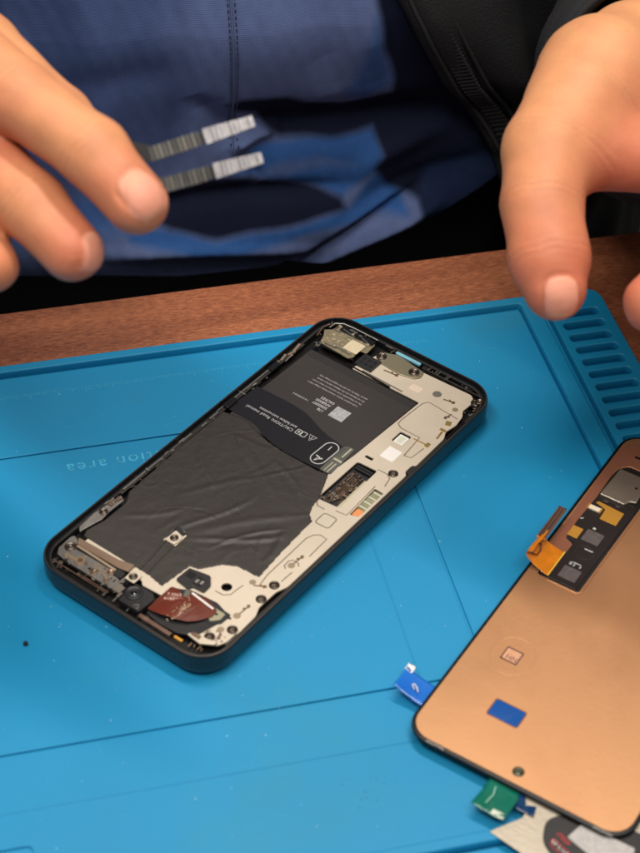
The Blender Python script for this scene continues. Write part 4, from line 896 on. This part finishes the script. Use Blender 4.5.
paint([(46, 21), (57, 24), (69, 23), (82, 20), (96, 17), (118, 8), (120, 3), (102, 0), (82, -1), (65, -2), (47, 3), (38, 8), (36, 15)], navy)
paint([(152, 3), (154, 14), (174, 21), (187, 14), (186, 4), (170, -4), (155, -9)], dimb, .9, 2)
Vs = np.stack([X, Y, Zs], -1).reshape(-1, 3); nxs, nzs = X.shape
I = (np.arange(nxs - 1)[:, None] * nzs + np.arange(nzs - 1)[None, :]).ravel()
Qs = np.stack([I, I + nzs, I + nzs + 1, I + 1], 1)
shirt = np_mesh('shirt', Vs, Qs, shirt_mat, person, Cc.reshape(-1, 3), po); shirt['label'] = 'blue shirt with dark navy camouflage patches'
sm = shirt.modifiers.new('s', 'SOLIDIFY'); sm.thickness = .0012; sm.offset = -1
def on_front(x, z, d=.3): return (x - po[0], float(front(np.array([float(x)]), np.array([float(z)]))[0]) - d - po[1], z - po[2])
m = MB()
for off_ in (0, 2.6):
    z = 150
    while z > 36:
        p = on_front(72.2 + off_ + .6 * math.sin(z * .05), z, .25); m.box(p[0], p[1], p[2], .35, .5, 1.5); z -= 2.3
m.build('seam_stitches', thread, shirt)
tube('shirt_seam', [on_front(73.4 + .6 * math.sin(z * .05), z, .05) for z in range(150, 30, -3)], .55, mat('seam_blue', (70, 84, 120), rough=.85), shirt, res=1)

def jacket_side(side):
    # side +1: edge runs down to the right; -1 mirrored, out of the picture
    ez = np.array([-180, -10, 16, 34, 55, 79, 99, 140, 200, 300.]); ex = np.array([205, 192, 184, 174, 159, 146, 136, 122, 110, 100.])
    zz = np.arange(-170, 300, 2.0); tt = np.concatenate([np.arange(0, 30, 1.0), np.arange(30, 190, 3.0)])
    Zg, Tg = np.meshgrid(zz, tt, indexing='ij'); E = np.interp(Zg, ez, ex)
    Xg = E + Tg
    Yg = front(Xg, np.maximum(Zg, -5)) - 7 - 3 * np.exp(-((Tg - 8) / 6) ** 2) + 4 * np.clip(1 - Tg / 2, 0, 1)
    Yg += 3.5 * np.sin(Tg * .11 + Zg * .035) * np.clip(Tg / 20, 0, 1) + 2.2 * np.sin(Tg * .23 - Zg * .06 + 1) * np.clip(Tg / 20, 0, 1)
    if side < 0: Xg = 85 - (Xg - 85) - 62
    Vj = np.stack([Xg, Yg, Zg], -1).reshape(-1, 3); a, b = Xg.shape; I = (np.arange(a - 1)[:, None] * b + np.arange(b - 1)[None, :]).ravel()
    Qj = np.stack([I, I + 1, I + b + 1, I + b], 1)
    if side < 0: Qj = Qj[:, ::-1]
    j = np_mesh('jacket_front', Vj, Qj, jacket_mat, person, None, po); s = j.modifiers.new('s', 'SOLIDIFY'); s.thickness = .003; s.offset = -1 if side > 0 else 1
    # ribbed trim beside the opening
    m = MB()
    for z in np.arange(-60, 290, 1.9):
        x0 = float(np.interp(z, ez, ex)) + 10
        y0 = float(front(np.array([x0]), np.array([max(z, -5.)]))[0]) - 10.6
        if side < 0: x0 = 170 - x0 - 62
        m.box(x0 - po[0], y0 - po[1], z - po[2], 7.5, 1.2, 1.0)
    m.build('ribbed_trim', jacket_trim, j)
    for d in (4, 17):
        tube('jacket_seam', [((float(np.interp(z, ez, ex)) + d if side > 0 else 170 - float(np.interp(z, ez, ex)) - d - 62) - po[0], float(front(np.array([float(np.interp(z, ez, ex)) + d]), np.array([max(z, -5.)]))[0]) - 10.2 - po[1], z - po[2]) for z in np.arange(-60., 290, 6)], .8, jacket_trim, j, res=1)
jacket_side(1); jacket_side(-1)
def loft(name, path, material, parent, n=48, wr=2.5, seed=0, close=False):
    """cloth tube through (x,y,z,r) rings with wrinkles"""
    P_ = np.array(path, float); K = 12; pts = []
    for i in range(len(P_) - 1):
        for k in range(K): pts.append(P_[i] + (P_[i + 1] - P_[i]) * k / K)
    pts.append(P_[-1]); pts = np.array(pts)
    for _ in range(6): pts[1:-1] = (pts[:-2] + pts[1:-1] * 2 + pts[2:]) / 4
    up = np.array([0, 0, 1.]); vs = []
    for i, p in enumerate(pts):
        d = pts[min(i + 1, len(pts) - 1)][:3] - pts[max(i - 1, 0)][:3]; d /= np.linalg.norm(d); a = np.cross(d, up); a /= np.linalg.norm(a); b = np.cross(a, d)
        for k in range(n):
            th = 2 * math.pi * k / n; r = p[3] + wr * math.sin(i * .9 + 1.5 * math.sin(th + seed)) * min(1, i / 4) + wr * .5 * math.sin(3 * th + i * .4 + seed) * min(1, i / 4)
            vs.append(p[:3] + (a * math.cos(th) + b * math.sin(th)) * r)
    V = np.array(vs); L = len(pts); fs = [(i * n + k, i * n + (k + 1) % n, (i + 1) * n + (k + 1) % n, (i + 1) * n + k) for i in range(L - 1) for k in range(n)]
    o = np_mesh(name, V, np.array(fs), material, parent, None, po); s = o.modifiers.new('s', 'SOLIDIFY'); s.thickness = .003; s.offset = 0
    return o
slR = loft('sleeve', [(200, 87, 116, 34), (207, 100, 108, 38), (216, 114, 99, 42), (240, 154, 73, 49), (279, 219, 34, 56), (310, 335, 190, 66), (250, 345, 300, 72)], jacket_mat, person, seed=1)
slL = loft('sleeve', [(-116, 186, 138, 34), (-126, 206, 134, 38), (-140, 240, 126, 46), (-150, 300, 95, 54), (-115, 325, 190, 64), (-80, 345, 300, 70)], jacket_mat, person, seed=2)
loft('cuff', [(199, 85, 116, 33), (202, 91, 113, 37.5), (211, 106, 104, 41)], jacket_trim, person, wr=.4)
loft('cuff', [(-113, 180, 139, 31), (-117, 188, 138, 36), (-122, 198, 136, 37)], jacket_trim, person, wr=.4)
for sx in (-1, 1):
    loft('trouser_leg', [(85 + sx * 60, 330, -178, 100), (85 + sx * 80, 150, -182, 88), (85 + sx * 105, -40, -190, 74), (85 + sx * 105, -70, -300, 66), (85 + sx * 105, -60, -640, 56)], trouser_mat, person, wr=3)
wb = loft('waistband', [(85, 318, -290, 104), (85, 318, -180, 104), (85, 322, -60, 102), (85, 330, 10, 96)], trouser_mat, person, wr=1.5)
for v in wb.data.vertices: v.co.x *= 1.75
loft('jacket_back', [(85, 335, -100, 168), (85, 335, 60, 175), (85, 345, 290, 160)], jacket_mat, person, wr=3)
bk = bpy.data.objects['jacket_back']
for v in bk.data.vertices:                       # squash the tube into a back panel behind the trunk
    v.co.y = max(v.co.y * .62, -.02)

# ------------------------------------------------------------------ tweezers held in the fingers
tw = thing('tweezers', 'slim dark tweezers with bright steel tips held over the phone', 'tweezers', (-20, 24, 150))
to = Vector((-20, 24, 150))
def prong(points, name):
    pts = [Vector(p) for p in points]; vs = []; fs = []; n = len(pts)
    for i, p in enumerate(pts):
        d = (pts[min(i + 1, n - 1)] - pts[max(i - 1, 0)]).normalized(); side = d.cross(Vector((-.1, -.72, .68))).normalized(); nn = d.cross(side)
        t = i / (n - 1); w = 2.1 if t < .75 else 2.1 - (t - .75) * 2.4; th = .5
        w *= .6 + .4 * min(1, t * 5)
        for a, b in ((-1, -1), (1, -1), (1, 1), (-1, 1)): vs.append(tuple(p + side * w * a + nn * th * b - to))
    for i in range(n - 1):
        for k in range(4): a = i * 4 + k; b = i * 4 + (k + 1) % 4; fs.append((a, b, b + 4, a + 4))
    fs += [(3, 2, 1, 0), tuple(4 * (n - 1) + k for k in range(4))]
    return from_data(name, vs, fs, tweez_dark, tw)
def lerp(a, b, t): return tuple(a[i] + (b[i] - a[i]) * t for i in range(3))
end = (-62, 60, 163)
for mid_, tip in (((17, 13, 158.5), (45.5, 13, 165.5)), ((19, 7.5, 151.5), (46.5, 6, 158.0))):
    c = lerp(mid_, tip, .52)
    pr = prong([end, lerp(end, mid_, .25), lerp(end, mid_, .6), mid_, lerp(mid_, tip, .3), c], 'prong')
    pts = [c, lerp(mid_, tip, .7), lerp(mid_, tip, .85), tip]
    # bright tip and bars that put light-flicker streaks into the prong's shape
    vs = []; fs = []
    for i, p in enumerate([Vector(q) for q in pts]):
        d = (Vector(tip) - Vector(c)).normalized(); side = d.cross(Vector((-.1, -.72, .68))).normalized(); nn = d.cross(side); w = 2.15 - i * .22
        for a, b in ((-1, -1), (1, -1), (1, 1), (-1, 1)): vs.append(tuple(p + side * w * a + nn * .62 * b - to))
    for i in range(3):
        for k in range(4): a = i * 4 + k; b = i * 4 + (k + 1) % 4; fs.append((a, b, b + 4, a + 4))
    fs += [(3, 2, 1, 0), (12, 13, 14, 15)]
    from_data('prong_tip', vs, fs, tweez_tip, pr)
    m = MB()
    d = (Vector(tip) - Vector(mid_)).normalized(); side = d.cross(Vector((-.1, -.72, .68))).normalized(); nn = d.cross(side)
    vs = []; fs = []
    for k in range(11):
        p = Vector(lerp(mid_, tip, .0 + k * .046)); b0 = len(vs)
        for dz in (-.66, .66):
            for a, b in ((-.22, -2.0), (.22, -2.0), (.22, 2.0), (-.22, 2.0)): vs.append(tuple(p + d * a * (.6 + (k * 7 % 5) * .35) + side * b + nn * dz - to))
        fs += [(b0, b0 + 3, b0 + 2, b0 + 1), (b0 + 4, b0 + 5, b0 + 6, b0 + 7), (b0, b0 + 1, b0 + 5, b0 + 4), (b0 + 1, b0 + 2, b0 + 6, b0 + 5), (b0 + 2, b0 + 3, b0 + 7, b0 + 6), (b0 + 3, b0, b0 + 4, b0 + 7)]
    vs2 = []; fs2 = []
    for k in range(10):
        p = Vector(lerp(mid_, tip, .55 + k * .044)); b0 = len(vs2); wd = 2.05 - k * .06
        for dz in (-.70, .70):
            for a, b in ((-.2, -wd), (.2, -wd), (.2, wd), (-.2, wd)): vs2.append(tuple(p + d * a * (.5 + (k * 3 % 4) * .5) + side * b * (1 if k % 3 else .8) + nn * dz - to))
        fs2 += [(b0, b0 + 3, b0 + 2, b0 + 1), (b0 + 4, b0 + 5, b0 + 6, b0 + 7), (b0, b0 + 1, b0 + 5, b0 + 4), (b0 + 1, b0 + 2, b0 + 6, b0 + 5), (b0 + 2, b0 + 3, b0 + 7, b0 + 6), (b0 + 3, b0, b0 + 4, b0 + 7)]
    from_data('tip_flicker_stripe', vs2, fs2, mat('tip_stripe_grey', (112, 108, 112), rough=.4, metal=.9), pr)  # grey bars stand in for light flicker on the tip
    from_data('flicker_stripe', vs, fs, mat('stripe_grey', (104, 102, 96), rough=.3, metal=.9), pr)
